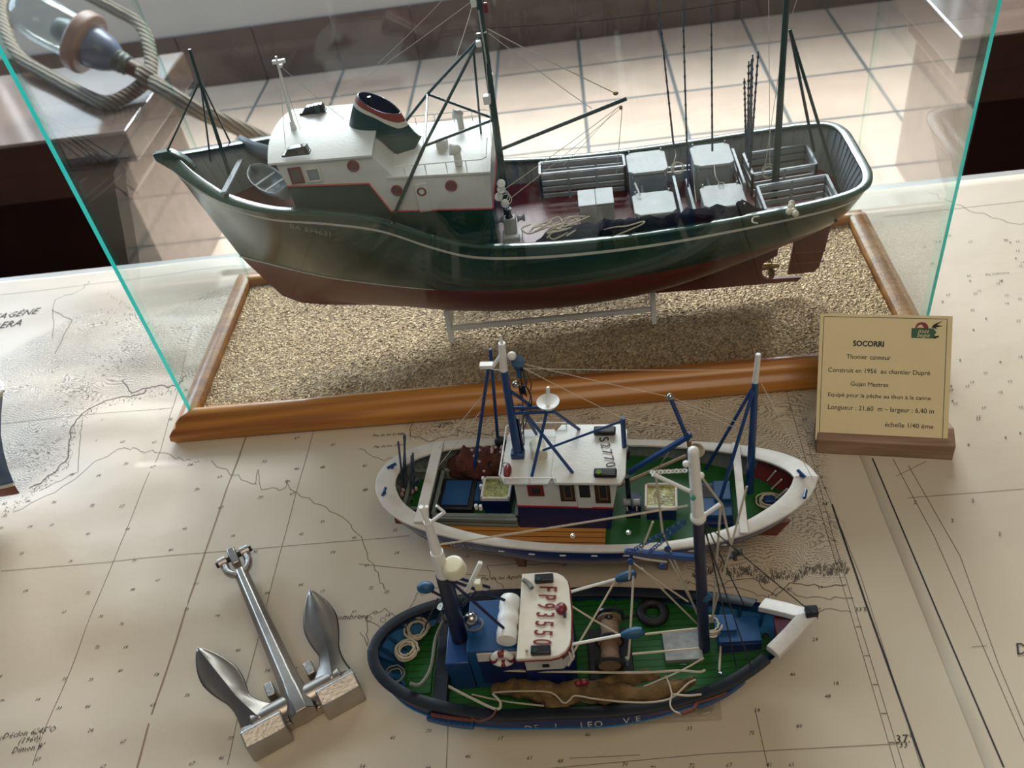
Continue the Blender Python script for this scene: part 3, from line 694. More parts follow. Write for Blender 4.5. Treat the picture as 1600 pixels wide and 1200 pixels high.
# deckhouse
hw = .0435
low = [(-.2255, .150), (-.2265, .195), (-.1640, .1897), (-.1525, .1640), (-.0738, .1565), (-.0738, .112), (-.15, .112)]
upw = [(-.2265, .195), (-.230, .2155), (-.1570, .2125), (-.1445, .1935), (-.0715, .1880), (-.0738, .1565), (-.1525, .1640), (-.1640, .1897)]
def bowed(poly, hw, nose=.004, m=12):   # side outline carried across with a bowed front
    b = MB(); rows = []
    for k in range(m+1):
        t = -1+2*k/m; rows.append([V(x - (nose*(1-t*t) if x < -.22 else 0), YC+hw*t, z) for x, z in poly])
    n = len(poly)
    b.grid(rows, wrap=True); b.f += [list(range(n)), list(range(m*n, (m+1)*n))[::-1]]; b.m += [0, 0]; return b
bowed(low, hw-.0004).build('deckhouse_base', 'green_hull', boat, smooth=30)
house = bowed(upw, hw).build('deckhouse', 'white_paint', boat, smooth=30)
def roof(x0, x1, z0, z1, hw, crown, nose, th=.0016, n=14):
    b = MB(); rows = []
    for k in range(n+1):
        t = -1+2*k/n; h = crown*(1-t*t); xa = x0-nose*(1-t*t)
        rows.append([V(xa, YC+hw*t, z0+h), V(x1, YC+hw*t, z1+h), V(x1, YC+hw*t, z1+h-th), V(xa, YC+hw*t, z0+h-th)])
    b.grid(rows, wrap=True); b.f += [[0,1,2,3], [n*4+3, n*4+2, n*4+1, n*4]]; b.m += [0,0]; return b
roof(-.2345, -.1555, .2165, .2138, hw+.0025, .0045, .005).build('wheelhouse_roof', 'white_paint', boat, smooth=30)
roof(-.149, -.0705, .1935, .1885, hw+.001, .003, 0).build('casing_roof', 'white_paint', boat, smooth=30)
b = MB()
for sd in (-1, 1):
    y = YC+sd*(hw+.0004)
    b.tube([(-.2265, y, .195), (-.1640, y, .1897), (-.1525, y, .1640), (-.0738, y, .1565)], .0008, 5)
    b.tube([(-.2265, y, .195), (-.2290, YC+sd*hw*.5, .1951), (-.2308, YC, .1951)], .0008, 5)
b.tube([(-.0734, YC-hw, .1565), (-.0734, YC+hw, .1565)], .0008, 5)
b.build('red_trim_line', 'red_line', boat)
mat('dark_glass', (.07,.065,.06), .08, var=.3, vs=80); mat('frame_red', (.16,.012,.015), .4); mat('port_centre', (.10,.03,.02), .3)
def window(px, py, w, h, fm, y, wm='dark_glass', t=.0009, tw=.0014):
    c = W1.y(px, py, y); b = MB()
    for dx, dz, sx, sz in ((-w/2, 0, tw, h+tw), (w/2, 0, tw, h+tw), (0, -h/2, w, tw), (0, h/2, w, tw)): b.box((c.x+dx, y-t/2, c.z+dz), (sx, t, sz))
    f = b.build('window_frame', fm, boat, bevel=.0002); MB().box((c.x, y-.0002, c.z), (w, .0004, h)).build('window_pane', wm, f, smooth=0)
yn = YC-hw-.0003
window(463, 274, .0088, .0120, 'frame_red', yn); window(490, 273, .0100, .0105, 'white_paint', yn, 'grey_paint')
for px, py, r in ((552, 259, .0038), (620, 297, .0036), (659, 299, .0030), (705, 290, .0038)):
    c = W1.y(px, py, yn); b = MB(); b.torus((c.x, yn-.0003, c.z), r, .0009, (0, 1, 0), 20, 6)
    q = b.build('porthole_rim', 'frame_red', boat); b = MB(); b.lathe([(.0001, -.0005), (r, -.0004), (r, .0004)], (c.x, yn, c.z), (0, 1, 0), 16); b.build('porthole_glass', 'port_centre', q)
c0, c1 = W1.y(646, 288, yn), W1.y(677, 328, yn)
MB().bb((c0.x, yn-.0007, c1.z-.0006), (c1.x-.001, yn+.0003, c0.z)).build('side_door', 'white_paint', boat, bevel=.0003)
for a, c_ in ((463, 232), (489, 167)):
    g = W1.y(a, c_, .612 if c_ > 200 else .668) ; z0 = .2185; b = MB()
    q = W1.z(a, c_+6, z0+.002)
    b.box((q.x, q.y, z0+.0015), (.0215, .0075, .0016)); b.prism([(q.x-.009, q.y-.003, z0+.0015), (q.x-.005, q.y-.003, z0+.0062), (q.x+.009, q.y-.003, z0+.0072), (q.x+.010, q.y-.003, z0+.0015)], (0, .0065, 0))
    o = b.build('light_box', 'black_plastic', boat, bevel=.0005); MB().cyl((q.x+.005, q.y-.0035, z0+.002), (q.x+.005, q.y-.0035, z0+.0085), .0026, n=12).build('signal_lamp', 'dark_glass' if c_ > 200 else 'green_spar', o)
# funnel
b = MB(); fm = []
FU = [(-.1620, .0125), (-.158, .0135)]
def fring(k):                       # k 0 bottom .. 1 top, raked and slanted
    pts = []
    for i in range(28):
        a = 2*pi*i/28; ca, sa = cos(a), sin(a)
        xl = -.1815-.000*k + .0150*k; xr = -.1245 - .012*k
        cx, rx = (xl+xr)/2, (xr-xl)/2
        x = cx+rx*ca; y = .0155*(1-.18*k)*sa*(1 if ca < 0 else (1-.45*ca*ca))
        ztop = .2425 - (x+.168)*.62; zlow = .212 if x < -.154 else max(.1885, .212-(x+.154)*1.6) if x < -.139 else .188+(x+.139)*.95
        pts.append(V(x, YC+y, zlow+(ztop-zlow)*k))
    return pts
ks = [0, .2, .4, .58, .70, .72, .82, .84, 1.0]
for i in range(len(ks)-1):
    b.mi = 0 if ks[i] < .70 else (1 if ks[i] < .82 else 2)
    b.grid([fring(ks[i]), fring(ks[i+1])], wrap=True)
top = fring(1.0); inn = [p.lerp(V(-.151, YC, p.z), .07) for p in top]; dn = [p+V(0, 0, -.010) for p in inn]
b.mi = 3; b.grid([top, inn, dn], wrap=True); o_ = len(b.v); b.v += [tuple(p) for p in dn]; b.f.append(list(range(o_, o_+28))); b.m.append(3)
mat('funnel_red', (.26,.045,.03), .4); mat('funnel_navy', (.010,.014,.05), .35)
fun = b.build('funnel', ['green_spar', 'stripe_white', 'funnel_red', 'funnel_navy'], boat, smooth=50)
MB().cyl((-.158, YC, .229), (-.158, YC, .2385), .0016, n=10).build('exhaust_pipe', 'black_plastic', fun)
# roof rails, cowls, boxes
b = MB(); zr = .1990
for sd in (-1, 1):
    y = YC+sd*(hw-.0015); b.tube([(-.142, y, zr+.001), (-.10, y, zr), (-.076, y, zr-.001), (-.0725, y-sd*.003, zr-.001), (-.0725, YC+sd*.012, zr+.001)], .00045, 5)
    for x in (-.135, -.119, -.103, -.088): b.cyl((x, y, .1885), (x, y, zr), .0004, n=6)
b.build('roof_rail', 'thick_white', boat)
def cowl(px, py, h, r=.0026):
    q = W1.z(px, py, .192); b = MB(); b.cyl(q, q+V(0, 0, h), r, n=12); b.cyl(q+V(0, 0, h), q+V(-.0045, -.001, h+.0015), r*1.25, r*1.45, n=12); b.ball(q+V(.0005, 0, h+.0005), r*1.2, 10, 6); b.build('cowl_vent', 'white_paint', boat)
cowl(721, 200, .012); cowl(717, 257, .012, .0030)
q = W1.z(692, 230, .193); MB().box(q+V(0, 0, .0035), (.009, .008, .007)).build('skylight_box', 'white_paint', boat, bevel=.0008)
# signal mast on the wheelhouse
mb, mt = W1.y(456, 191, YC), W1.y(431, 88, YC); b = MB(); b.cyl(mb-V(0,0,.008), mt, .0014, .0009, 8); b.cyl(mb-V(0,0,.008), mb+V(0, 0, .001), .0028, .0018, 10); b.box(mt+V(.001, 0, -.004), (.0095, .003, .0025)); b.box(mt+V(.0012, 0, -.007), (.003, .006, .0015))
sm_ = b.build('signal_mast', 'thick_white', boat)
b = MB()
for t in ((470, 205), (446, 232), (540, 188)): b.tube(sag(mt+V(0, 0, -.006), W1.z(*t, .218), .001), .00022, 4)
b.tube(sag(W1.y(753, -10, YC), W1.z(515, 160, .2185), .001), .00022, 4)
b.build('stay_line', 'pale_string', boat)
# masts
def spar(name, a, b_, r1, r2=None, m='green_spar', par=None, n=10):
    return MB().cyl(a, b_, r1, r2, n).build(name, m, par or boat)
m0 = V(-.0675, YC, .113); m1 = W1.y(748, 0, YC); m2 = m0.lerp(m1, 1.28)
mm = spar('main_mast', m0, m2, .0034, .0020)
nl, fl = W1.y(663, 228, .5975), W1.y(668, 147, .676)
mtp = W1.y(749, 60, YC)
nb = V(-.1495, YC-hw-.0022, .163); fb = V(nb.x, YC+hw, .190)
spar('mast_leg', mtp, nl, .0012); spar('mast_leg', nl, nb, .0014); spar('mast_leg', mtp, fl, .0012); spar('mast_leg', fl, fb, .0012)
xc = m0.lerp(m1, .61); xc.z = W1.y(765, 187, YC).z
spar('mast_strut', fl, xc, .0011); spar('mast_strut', nl, xc, .0011); spar('mast_strut', fl, nl, .0010, m='steel')
spar('mast_ladder', W1.y(739, 70, .650), W1.y(753, 224, .655), .0009)
for px, py, y, d in ((761, 155, .632, (.0055, .006, .0065)), (748, 68, .634, (.004, .005, .004)), (768, 121, .645, (.003, .005, .006)), (740, 3, .636, (.004, .006, .006))):
    MB().box(W1.y(px, py, y), d).build('mast_lamp', 'thick_white', boat, bevel=.0006)
MB().box(W1.y(759, 12, .64), (.003, .003, .007)).build('mast_lamp', 'frame_red', boat, bevel=.0006)
q = W1.y(752, 52, .638); b = MB(); b.torus(q, .0035, .0008, (0, .3, 1), 16, 5); b.cyl(q+V(.001, -.004, .018), q+V(.001, -.005, -.020), .0008, n=6); b.build('mast_band', 'steel', boat)
bm0, bm1 = W1.y(783, 233, .636), W1.y(979, 154, .636); bo = spar('cargo_boom', bm0, bm1, .0014, .0016)
MB().ball(W1.y(970, 168, .636), .0014, 8, 6, (1, 1, 1.3)).build('pulley_block', 'brass', bo); MB().ball(W1.y(962, 146, .636), .0015, 8, 6, (1.4, 1, 1)).build('pulley_block', 'brass', bo)
b = MB(); mq = W1.y(762, 45, .638)
for a, c_, r in ((mq, W1.y(962, 146, .636), .0004), (mq+V(0,0,-.003), W1.y(925, 170, .636), .00028), (W1.y(972, 170, .636), W1.y(963, 272, .650), .00025), (W1.y(968, 166, .636), W1.y(782, 300, .61), .00028),
                 (W1.y(971, 168, .636), W1.y(800, 308, .60), .00025), (W1.y(965, 168, .636), W1.y(880, 258, .69), .0002), (W1.y(755, 42, .645), W1.y(770, 245, .60), .0002), (W1.y(590, 100, .60), W1.y(720, -30, .63), .0002),
                 (W1.y(930, -40, .64), W1.y(1232, -60, .64), .0002), (W1.y(738, 8, .62), W1.y(712, 90, .56), .0002)): b.tube(sag(a, c_, .0008), r, 4)
b.build('rigging_line', 'pale_string', boat)
b = MB(); b.tube(sag(W1.y(762, 44, .64), W1.y(1228, -12, YC), .004, 16), .00022, 4); b.build('aerial_wire', 'dark_string', boat)
# fore tripod
ft, fbs = W1.y(296, 77, YC), W1.y(361, 280, YC); fj = W1.y(313, 125, YC)
fm_ = spar('fore_mast', ft, fbs, .0012, .0016)
for e in (W1.y(258, 243, YC), W1.z(334, 290, .165), W1.y(366, 236, .690)): spar('fore_mast_stay', fj, e, .00075, n=6)
# foredeck beam and dinghies
MB().bar(W1.y(376, 250, .665), W1.y(349, 302, .592), .0045, .002).build('foredeck_beam', 'grey_paint', boat, bevel=.0004)
def dinghy(c, rz, tilt, L=.046, wd=.0185, h=.010):
    b = MB(); rows = []; inr = []
    R = Matrix.Rotation(rz, 3, 'Z') @ Matrix.Rotation(tilt, 3, 'X')
    for i in range(13):
        t = i/12; x = (t-.5)*L; hb = wd/2*(sin(pi*min(1, t*1.0+.0)**.8))**.6 if 0 < t < 1 else 0
        if t > .55: hb = wd/2*(1-(max(0, t-.55)/.45)**2*.35)
        zz = h*(.22*(2*t-1)**2); rows.append([V(x, hb*sin(a)*(1 if abs(a) > 1.4 else 1), zz - h*cos(a)*.8+h) for a in [(-.5+k/8)*pi for k in range(9)]])
    b.grid([[Vector(c)+R@q for q in r] for r in rows]); n = 9; b.f.append(list(range(12*n, 13*n))); b.m.append(0)
    o = b.build('dinghy', 'grey_paint', boat, smooth=60); md = o.modifiers.new('t', 'SOLIDIFY'); md.thickness = .0008
    for x in (-.006, .010):
        b = MB(); b.box(Vector(c)+R@V(x, 0, h*.85), (.0025, wd*.85, .0008), R=R); b.build('thwart', 'pale_grey', o)
d1 = W1.z(422, 300, .175); dinghy(d1+V(.003, .003, -.002), radians(-50), .18, .060, .023, .013)
d2 = W1.z(402, 252, .183); dinghy(d2+V(0, .002, 0), radians(-40), -.9, .066, .024, .012)
# ---- working deck
DZ = .1127
def crate_rail(pts, z0, z1, n, name, post=.0022, t=.0012, closed=True, m='grey_paint'):
    b = MB(); P_ = [Vector((*p, 0)) for p in pts]; m_ = len(P_)
    for i in range(m_ if closed else m_-1):
        a, c_ = P_[i], P_[(i+1) % m_]; L_ = (c_-a).length; k = max(1, int(L_/.02))
        for j in range(k+1):
            q = a.lerp(c_, j/k); b.box((q.x, q.y, (z0+z1)/2), (post, post, z1-z0))
        for j in range(n):
            z = z0+(z1-z0)*(j+.55)/n; h = (z1-z0)/n*.62; b.bar(V(a.x, a.y, z), V(c_.x, c_.y, z), t, h)
        b.bar(V(a.x, a.y, z1+.0002), V(c_.x, c_.y, z1+.0002), .0022, .001)
    return b.build(name, m, boat, bevel=.0002)
crate_rail([(-.0385, .677), (.0335, .675), (.0335, .694), (-.0385, .697)], DZ, .1375, 4, 'slatted_deck_pen')
b = MB(); q0 = (-.0070, .6275, DZ); b.bb(q0, (.0205, .6515, DZ+.0185)); o = b.build('deck_locker', 'pale_grey', boat, bevel=.0006)
for x in (-.0003, .0140): MB().box((x, .6273, DZ+.010), (.0132, .0008, .0150)).build('locker_door', 'pale_grey', o, bevel=.0002)
MB().bb((-.0078, .6268, DZ+.0180), (.0064, .6520, DZ+.0198)).build('lid', 'pale_grey', o, bevel=.0003); MB().bb((.0068, .6268, DZ+.0180), (.0212, .6520, DZ+.0198)).build('lid', 'pale_grey', o, bevel=.0003)
def tank(x0, x1, y0, y1, zt, nm='lid'):
    def oct_(x0, x1, y0, y1, c, z): return [V(x0+c, y0, z), V(x1-c, y0, z), V(x1, y0+c, z), V(x1, y1-c, z), V(x1-c, y1, z), V(x0+c, y1, z), V(x0, y1-c, z), V(x0, y0+c, z)]
    o = MB().prism(oct_(x0+.001, x1-.001, y0+.001, y1-.001, .003, DZ), (0, 0, zt-DZ-.0028)).build('bait_tank', 'grey_paint', boat, bevel=.0004)
    MB().prism(oct_(x0, x1, y0, y1, .004, zt-.0027), (0, 0, .0025)).build(nm, 'pale_grey', o, bevel=.0006)
    b = MB()
    for x, y in ((x0+.003, y0-.0003), (x1-.003, y0-.0003), (x0+.003, y1), (x1-.003, y1)): b.cyl((x, y, zt-.005), (x, y, zt+.0012), .0007, n=6)
    b.build('lid_clip', 'pale_grey', o)
for x0, x1 in ((.0350, .0675), (.0880, .1205)):
    tank(x0, x1, .5895, .6225, .1415); tank(x0, x1, .6475, .6830, .1450)
b = MB()
for p in ((.070, .087, .598), (.070, .087, .676)):
    b.bb((p[0]-.002, p[2]-.001, DZ+.004), (p[1]+.001, p[2]+.001, DZ+.014)); b.bb((p[0]-.002, p[2]-.0015, DZ+.0165), (p[1]+.001, p[2]+.0015, DZ+.0185))
b.bb((.072, .606, DZ), (.0745, .668, DZ+.015)); b.bb((.082, .612, DZ), (.0845, .66, DZ+.015)); b.bb((.044, .624, DZ), (.046, .646, DZ+.022)); b.bb((.097, .624, DZ), (.099, .646, DZ+.022))
b.build('partition_board', 'grey_paint', boat, bevel=.0003)
b = MB(); b.tube([W1.z(992, 286, .147), W1.z(1000, 305, .143)], .0008, 5); b.build('stanchion', 'thick_white', boat)
crate_rail([(.1345, .5915), (.1895, .5965), (.1895, .633), (.1345, .627)], DZ, .133, 3, 'fish_pen', t=.0014)
crate_rail([(.1345, .6465), (.1860, .6515), (.1855, .685), (.1330, .681)], DZ, .133, 3, 'fish_pen', t=.0014)
crate_rail([(.1255, .632), (.1255, .690)], DZ, .134, 3, 'fish_pen', closed=False)
# fishing rods
def rod(px0, py0, px1, py1, y, r=.0009):
    a, c_ = W1.y(px0, py0, y), W1.y(px1, py1, y); b = MB(); b.tube([a.lerp(c_, k/16) for k in range(17)], r, 6, taper=lambda t: 1-.45*t)
    for k in range(14): q = a.lerp(c_, k/14+.02); b.ball(q, r*1.15, 6, 4, (1, 1, 1.4))
    b.build('fishing_rod', 'rod_grey', boat)
mat('rod_grey', (.055,.075,.095), .35, var=.5, vs=200)
rod(1053, 232, 1026, -20, .66); rod(1075, 292, 1066, -20, .635); rod(1113, 236, 1111, -20, .655)
for i, (px, py) in enumerate(((1163, 122), (1170, 95), (1174, 92), (1185, 79))): rod(1166+i*2, 240+i*7, px, py, .662-.004*i, .0010)
rod(1172, 266, 1176, 84, .645, .0010)
# aft mast
a0, a1 = W1.y(1212, 279, YC), W1.y(1229, 0, YC); am = spar('aft_mast', V(a0.x, a0.y, DZ), a0.lerp(a1, 1.25), .0030, .0019)
aj = W1.y(1234, 46, YC)
for e in (W1.y(1272, 236, .668), W1.z(1318, 322, DZ+.002)): spar('aft_mast_leg', aj, e, .0012, n=8)
b = MB()
for a, c_ in ((W1.y(1201, -10, .635), W1.y(1203, 262, .632)), (W1.y(1245, 0, YC), W1.y(1225, 60, YC)), (W1.y(1225, 60, YC), W1.y(1195, 262, .64))): b.tube(sag(a, c_, 0), .00022, 4)
b.tube(sm([W1.y(1053, 230, .66), W1.y(1056, 240, .66), W1.y(1054, 250, .65), W1.y(1050, 258, .65)]), .0003, 4)
b.build('rigging_line', 'pale_string', boat)
for px, py, r in ((1059, 263, .0052), (1201, 268, .0050)):
    q = W1.y(px, py, .648); b = MB()
    for k in range(4): b.torus(q+V(rd.uniform(-.001, .001), rd.uniform(-.001, .001), rd.uniform(-.001, .001)), r*rd.uniform(.8, 1.05), .00035, (rd.uniform(-.3, .3), -1, .35), 20, 4)
    b.build('line_coil', 'pale_string', boat)
b = MB(); b.tube(sm([W1.z(1116, 258, .148), W1.z(1118, 275, .148), W1.z(1124, 286, .144)]), .0003, 4); b.tube(sm([W1.z(1082, 250, .148), W1.z(1085, 290, .13), W1.z(1088, 315, .13)]), .0003, 4); b.torus(W1.z(1127, 287, .1425), .0022, .0003, (0,0,1), 12, 4); b.build('tank_line', 'pale_string', boat)
# nets on deck
def net_heap(pts, r, hs, name, m, par, amp=.0025, seed=2, n=14, zmin=None, ymin=None):
    b = MB(); P_ = sm(pts, 8); rows = []
    for i, p in enumerate(P_):
        t = i/(len(P_)-1); rr = r*(.35+.65*min(1, min(t, 1-t)*6)); row = []
        for k in range(n):
            a = 2*pi*k/n; d = 1+.55*mnoise.noise(V(p.x*140+seed, cos(a)*1.3, sin(a)*1.3))
            q = V(p.x+amp*mnoise.noise(V(k, i*.4, seed)), p.y+rr*d*cos(a), p.z+hs*rr*d*sin(a))
            if zmin: q.z = max(zmin, q.z)
            if ymin: q.y = max(ymin, q.y)
            row.append(q)
        rows.append(row)
    b.grid(rows, wrap=True); b.f += [list(range(n)), list(range((len(rows)-1)*n, len(rows)*n))]; b.m += [0, 0]
    return b.build(name, m, par, smooth=70)
nets = net_heap([(-.044, .599, .117), (-.02, .592, .123), (.03, .588, .126), (.07, .587, .129), (.11, .588, .130), (.133, .589, .130)], .0120, 1.0, 'fishing_net', 'net_dark', boat, ymin=.5765)
b = MB(); rr_ = random.Random(5)
for k in range(9):
    c = V(-.042+rr_.uniform(0, .035), .5935+rr_.uniform(-.006, .006), .1365+rr_.uniform(-.003, .002))
    b.tube(sm([c+V(.012*cos(a+k), .006*sin(a*1.3+k), .0015*sin(2*a)) for a in (0, 1.1, 2.2, 3.4, 4.6)]), .00065, 5)
b.tube(sm([W1.z(935, 361, .131), W1.z(960, 355, .139), W1.z(980, 353, .140), W1.z(1005, 346, .141), W1.z(1000, 352, .140), W1.z(955, 371, .131)]), .0006, 5)
b.tube(sm([W1.z(1186, 338, .140), W1.z(1177, 340, .140), W1.z(1176, 347, .140), W1.z(1184, 349, .140)]), .0006, 5)
b.build('net_rope', 'string', boat)
mat('float_cream', (.55,.50,.38), .5)
for px, py in ((1236, 323), (1240, 330), (1233, 331), (1243, 334), (1237, 318)):
    MB().ball(W1.z(px, py, .142), .0026, 10, 7).build('net_float', 'float_cream', boat)
# winch beside the house
wq = W1.z(802, 382, DZ+.002); b = MB()
b.box(wq+V(0, .004, .003), (.016, .020, .006)); b.box(wq+V(-.001, .010, .013), (.010, .008, .014)); b.box(wq+V(0, -.006, .009), (.014, .005, .006))
o = b.build('winch', 'pale_grey', boat, bevel=.0008)
for dx in (-.0085, .0085): MB().lathe([(.0035, -.003), (.002, -.001), (.002, .001), (.0035, .003)], wq+V(dx, .010, .018), (1, 0, 0), 14).build('winch_drum', 'grey_paint', o)
MB().lathe([(.0032, 0), (.0017, .003), (.0017, .006), (.003, .008), (.0015, .008)], wq+V(-.001, .010, .020), (0, 0, 1), 14).build('warping_head', 'black_plastic', o)
b = MB()
for dx in (-.008, .008): b.torus(wq+V(dx, -.012, .008), .0022, .0007, (0, 1, .4), 14, 5)
b.build('fairlead', 'pale_grey', o)
for k, (px, py) in enumerate(((783, 287), (783, 296), (779, 308), (789, 318))):
    q = W1.y(px, py, .603); MB().lathe([(.0001, -.002), (.0030, -.0016), (.0034, 0), (.0030, .0016), (.0001, .002)], q, (.2, -1, .5), 14).build('rope_reel', 'thick_white', boat)
q = W1.y(786, 305, .600); b = MB()
for k in range(3): b.torus(q+V(.001*k, 0, -.002*k), .0042, .00035, (.2, -1, .3), 18, 4)
b.build('line_coil', 'pale_string', boat)
# acrylic cradle
MB.off = V(-.045, .636, .018)
acr = thing('acrylic_cradle', Frame(-.045, .636, .018), 'clear acrylic cradle holding up the green trawler above the grit', 'stand')
def acrylic(name, tint=(.97,.98,.98)):
    m = bpy.data.materials.new(name); m.use_nodes = True; b = m.node_tree.nodes['Principled BSDF']; b.inputs['Transmission Weight'].default_value = .12; b.inputs['Base Color'].default_value = (.97,.98,.98,1); b.inputs['Roughness'].default_value = .2; b.inputs['IOR'].default_value = 1.3; MATS[name] = m
acrylic('acrylic')
for x in (-.1315, .0485):
    b = MB(); zb_ = .0365
    b.prism([(x-.002, .607, .0185), (x-.002, .616, .0185), (x-.002, .621, .029), (x-.002, .661, .029), (x-.002, .666, .0185), (x-.002, .675, .0185), (x-.002, .670, .052), (x-.002, .660, .045), (x-.002, .646, zb_), (x-.002, .636, zb_), (x-.002, .622, .045), (x-.002, .612, .052)], (.004, 0, 0))
    b.build('upright', 'acrylic', acr, bevel=.0004)
for y in (.614, .668): MB().bb((-.1295, y-.002, .0285), (.0465, y+.002, .0325)).build('cross_bar', 'acrylic', acr, bevel=.0004)
MB.off = V(0, 0, 0)
# ================================================================ model 2: blue and white boat with green deck
F2 = Frame(-.02, .397, 0, -6)
b2t = thing('model_fishing_boat', F2, 'blue and white boat model with green deck and roof number S2770, middle one of three', 'model boat')
plan2 = [(0, 0, .0600, .040, .2)]
for x, hb, zs, zb, f in ((-.1425, .0085, .0598, .026, .5), (-.139, .0170, .0592, .022, .6), (-.132, .0262, .0582, .018, .7), (-.12, .0345, .0565, .014, .75), (-.10, .0415, .0542, .010, .8), (-.07, .0465, .0505, .0075, .7), (-.035, .049, .0478, .0065, .8),
                        (0, .0495, .0465, .006, .8), (.04, .0485, .0468, .006, .75), (.075, .0450, .0485, .006, .65), (.105, .0385, .0520, .0065, .5), (.126, .0295, .0562, .008, .35), (.139, .0205, .0592, .012, .25), (.1465, .0115, .0612, .018, .15)):
    plan2.append(((x+.1435)/.294, hb, zs, zb, f))
plan2.append((1, 0, .0630, .024, .1))
plan2 = [[r[0], max(0, r[1]-.0008)]+list(r[2:]) for r in plan2]
H2 = Hull(plan2, [(.006, -.112), (.03, -.128), (.045, -.137), (.06, -.1435)], [(.006, .118), (.02, .132), (.04, .143), (.063, .1505)])
H2.bulge = .0045; H2.steep = .22
xn2 = lambda x: (x+.1435)/.294
hull2 = H2.shell(lambda x: .0225+.010*abs(2*x-1)**3, [(.0016, 2)]).build('hull', ['red_bottom', 'blue_hull', 'white_paint'], b2t, smooth=50)
bv2 = bvh_of(hull2)
D2 = .0360
H2.lining(lambda x: D2, .0020, ribs=.0048, ribd=.0008, ribw=.0006).build('bulwark_lining', 'grey_paint2' if 'grey_paint2' in MATS else mat('grey_paint2', (.16,.19,.175), .5, bump=.1), b2t)
H2.cap(.0014, lambda x: .0045+.0085*abs(2*x-1)**3, .0018).build('cap_rail', mat('rail_white', (.60,.57,.52), .5, var=.08, vs=90, bump=.3, bs=200), b2t, smooth=35)
H2.deck(lambda x: D2).build('deck', 'green_deck', b2t, smooth=0)
z2, y2, x2 = F2.z, F2.y, F2.x
def bx(nm, lo, hi, m, par, bev=.0004): return MB().bb(lo, hi).build(nm, m, par, bevel=bev)
def sp(nm, a, c, r, m, par, r2=None, n=8): return MB().cyl(a, c, r, r2, n).build(nm, m, par)
def line(nm, pairs, r, m, par, d=.0006):
    for a, c in pairs: MB().tube(sag(a, c, d), r, 4).build(nm, m, par)
b = MB(); b.bb((-.100, -.0405, D2), (.0155, -.0205, D2+.0006)); b.build('teak_side_deck', 'teak_planks', b2t, smooth=0)
b = MB(); b.prism([(-.13, -.0012, .010), (.13, -.0012, .0045), (.138, -.0012, .02), (.10, -.0012, .012), (-.10, -.0012, .014), (-.135, -.0012, .030)], (0, .0024, 0)); b.build('keel', 'red_bottom', b2t)
b = MB(); b.prism([(-.142, -.001, .012), (-.125, -.001, .010), (-.124, -.001, .036), (-.140, -.001, .036)], (0, .002, 0)); b.build('rudder', 'red_bottom', b2t)
MB().bar((-.1065, .036, .0595), (-.1062, -.0375, .0595), .0075, .0022).build('crossbeam', 'rail_white', b2t, bevel=.0003)
MB().bar((.1030, .0375, .0560), (.1035, -.0400, .0560), .0052, .0020).build('crossbeam', 'rail_white', b2t, bevel=.0003)
# stern pens
def pen2(x0, x1, y0, y1, z1):
    b = MB(); t = .0014
    for a, c in (((x0, y0), (x1, y0)), ((x1, y0), (x1, y1)), ((x1, y1), (x0, y1)), ((x0, y1), (x0, y0))):
        b.bar(V(*a, (D2+z1)/2), V(*c, (D2+z1)/2), t, z1-D2); b.bar(V(*a, z1), V(*c, z1), t*1.9, .0012)
        n = max(1, int((V(*c, 0)-V(*a, 0)).length/.014))
        for k in range(n+1): q = V(*a, 0).lerp(V(*c, 0), k/n); b.box((q.x, q.y, (D2+z1)/2), (.0030, .0030, z1-D2))
    return b.build('deck_pen', 'grey_paint2', b2t, bevel=.0002)
pen2(-.1260, -.1085, -.0135, .0215, .0450); pen2(-.1035, -.0450, -.0190, .0225, .0450)
b = MB(); b.bar((-.1035, -.0205, .0435), (-.044, -.0215, .0435), .003, .0030); b.bar((-.1035, -.0205, .0385), (-.044, -.0215, .0385), .003, .0026); b.build('slatted_board', 'grey_paint2', b2t, bevel=.0002)
o = bx('fish_hatch', (-.1025, -.0125, D2), (-.0770, .0155, .0435), 'black_plastic', b2t); bx('hatch_cover', (-.0995, -.0095, .0435), (-.0805, .0130, .0448), 'mid_blue', o)
def cooler(x0, x1, y0, y1, z1, m='deep_blue'):
    o = bx('bait_box', (x0+.001, y0+.001, D2), (x1-.001, y1-.001, z1-.002), m, b2t); t = .0016; b = MB()
    b.bb((x0, y0, z1-.003), (x1, y0+t, z1)); b.bb((x0, y1-t, z1-.003), (x1, y1, z1)); b.bb((x0, y0, z1-.003), (x0+t, y1, z1)); b.bb((x1-t, y0, z1-.003), (x1, y1, z1)); b.build('rim', 'rail_white', o, bevel=.0003)
    bx('bait_surface', (x0+t, y0+t, z1-.0035), (x1-t, y1-t, z1-.0016), 'bait', o, 0)
mat('bait', (.30,.30,.10), .15, var=.6, vs=260, bump=1, bs=500)
cooler(-.0700, -.0495, -.0110, .0090, .0535); cooler(.0415, .0630, -.0150, .0070, .0500)
bx('engine_cover', (-.0765, -.006, D2), (-.0705, .012, .045), 'mid_blue', b2t)
for px, py in ((752, 706+55), (755, 749), (744, 792), (751, 793)): MB().box(z2(px, py, .050), (.0022, .0022, .0045)).build('cleat_post', 'thick_white', b2t, bevel=.0004)
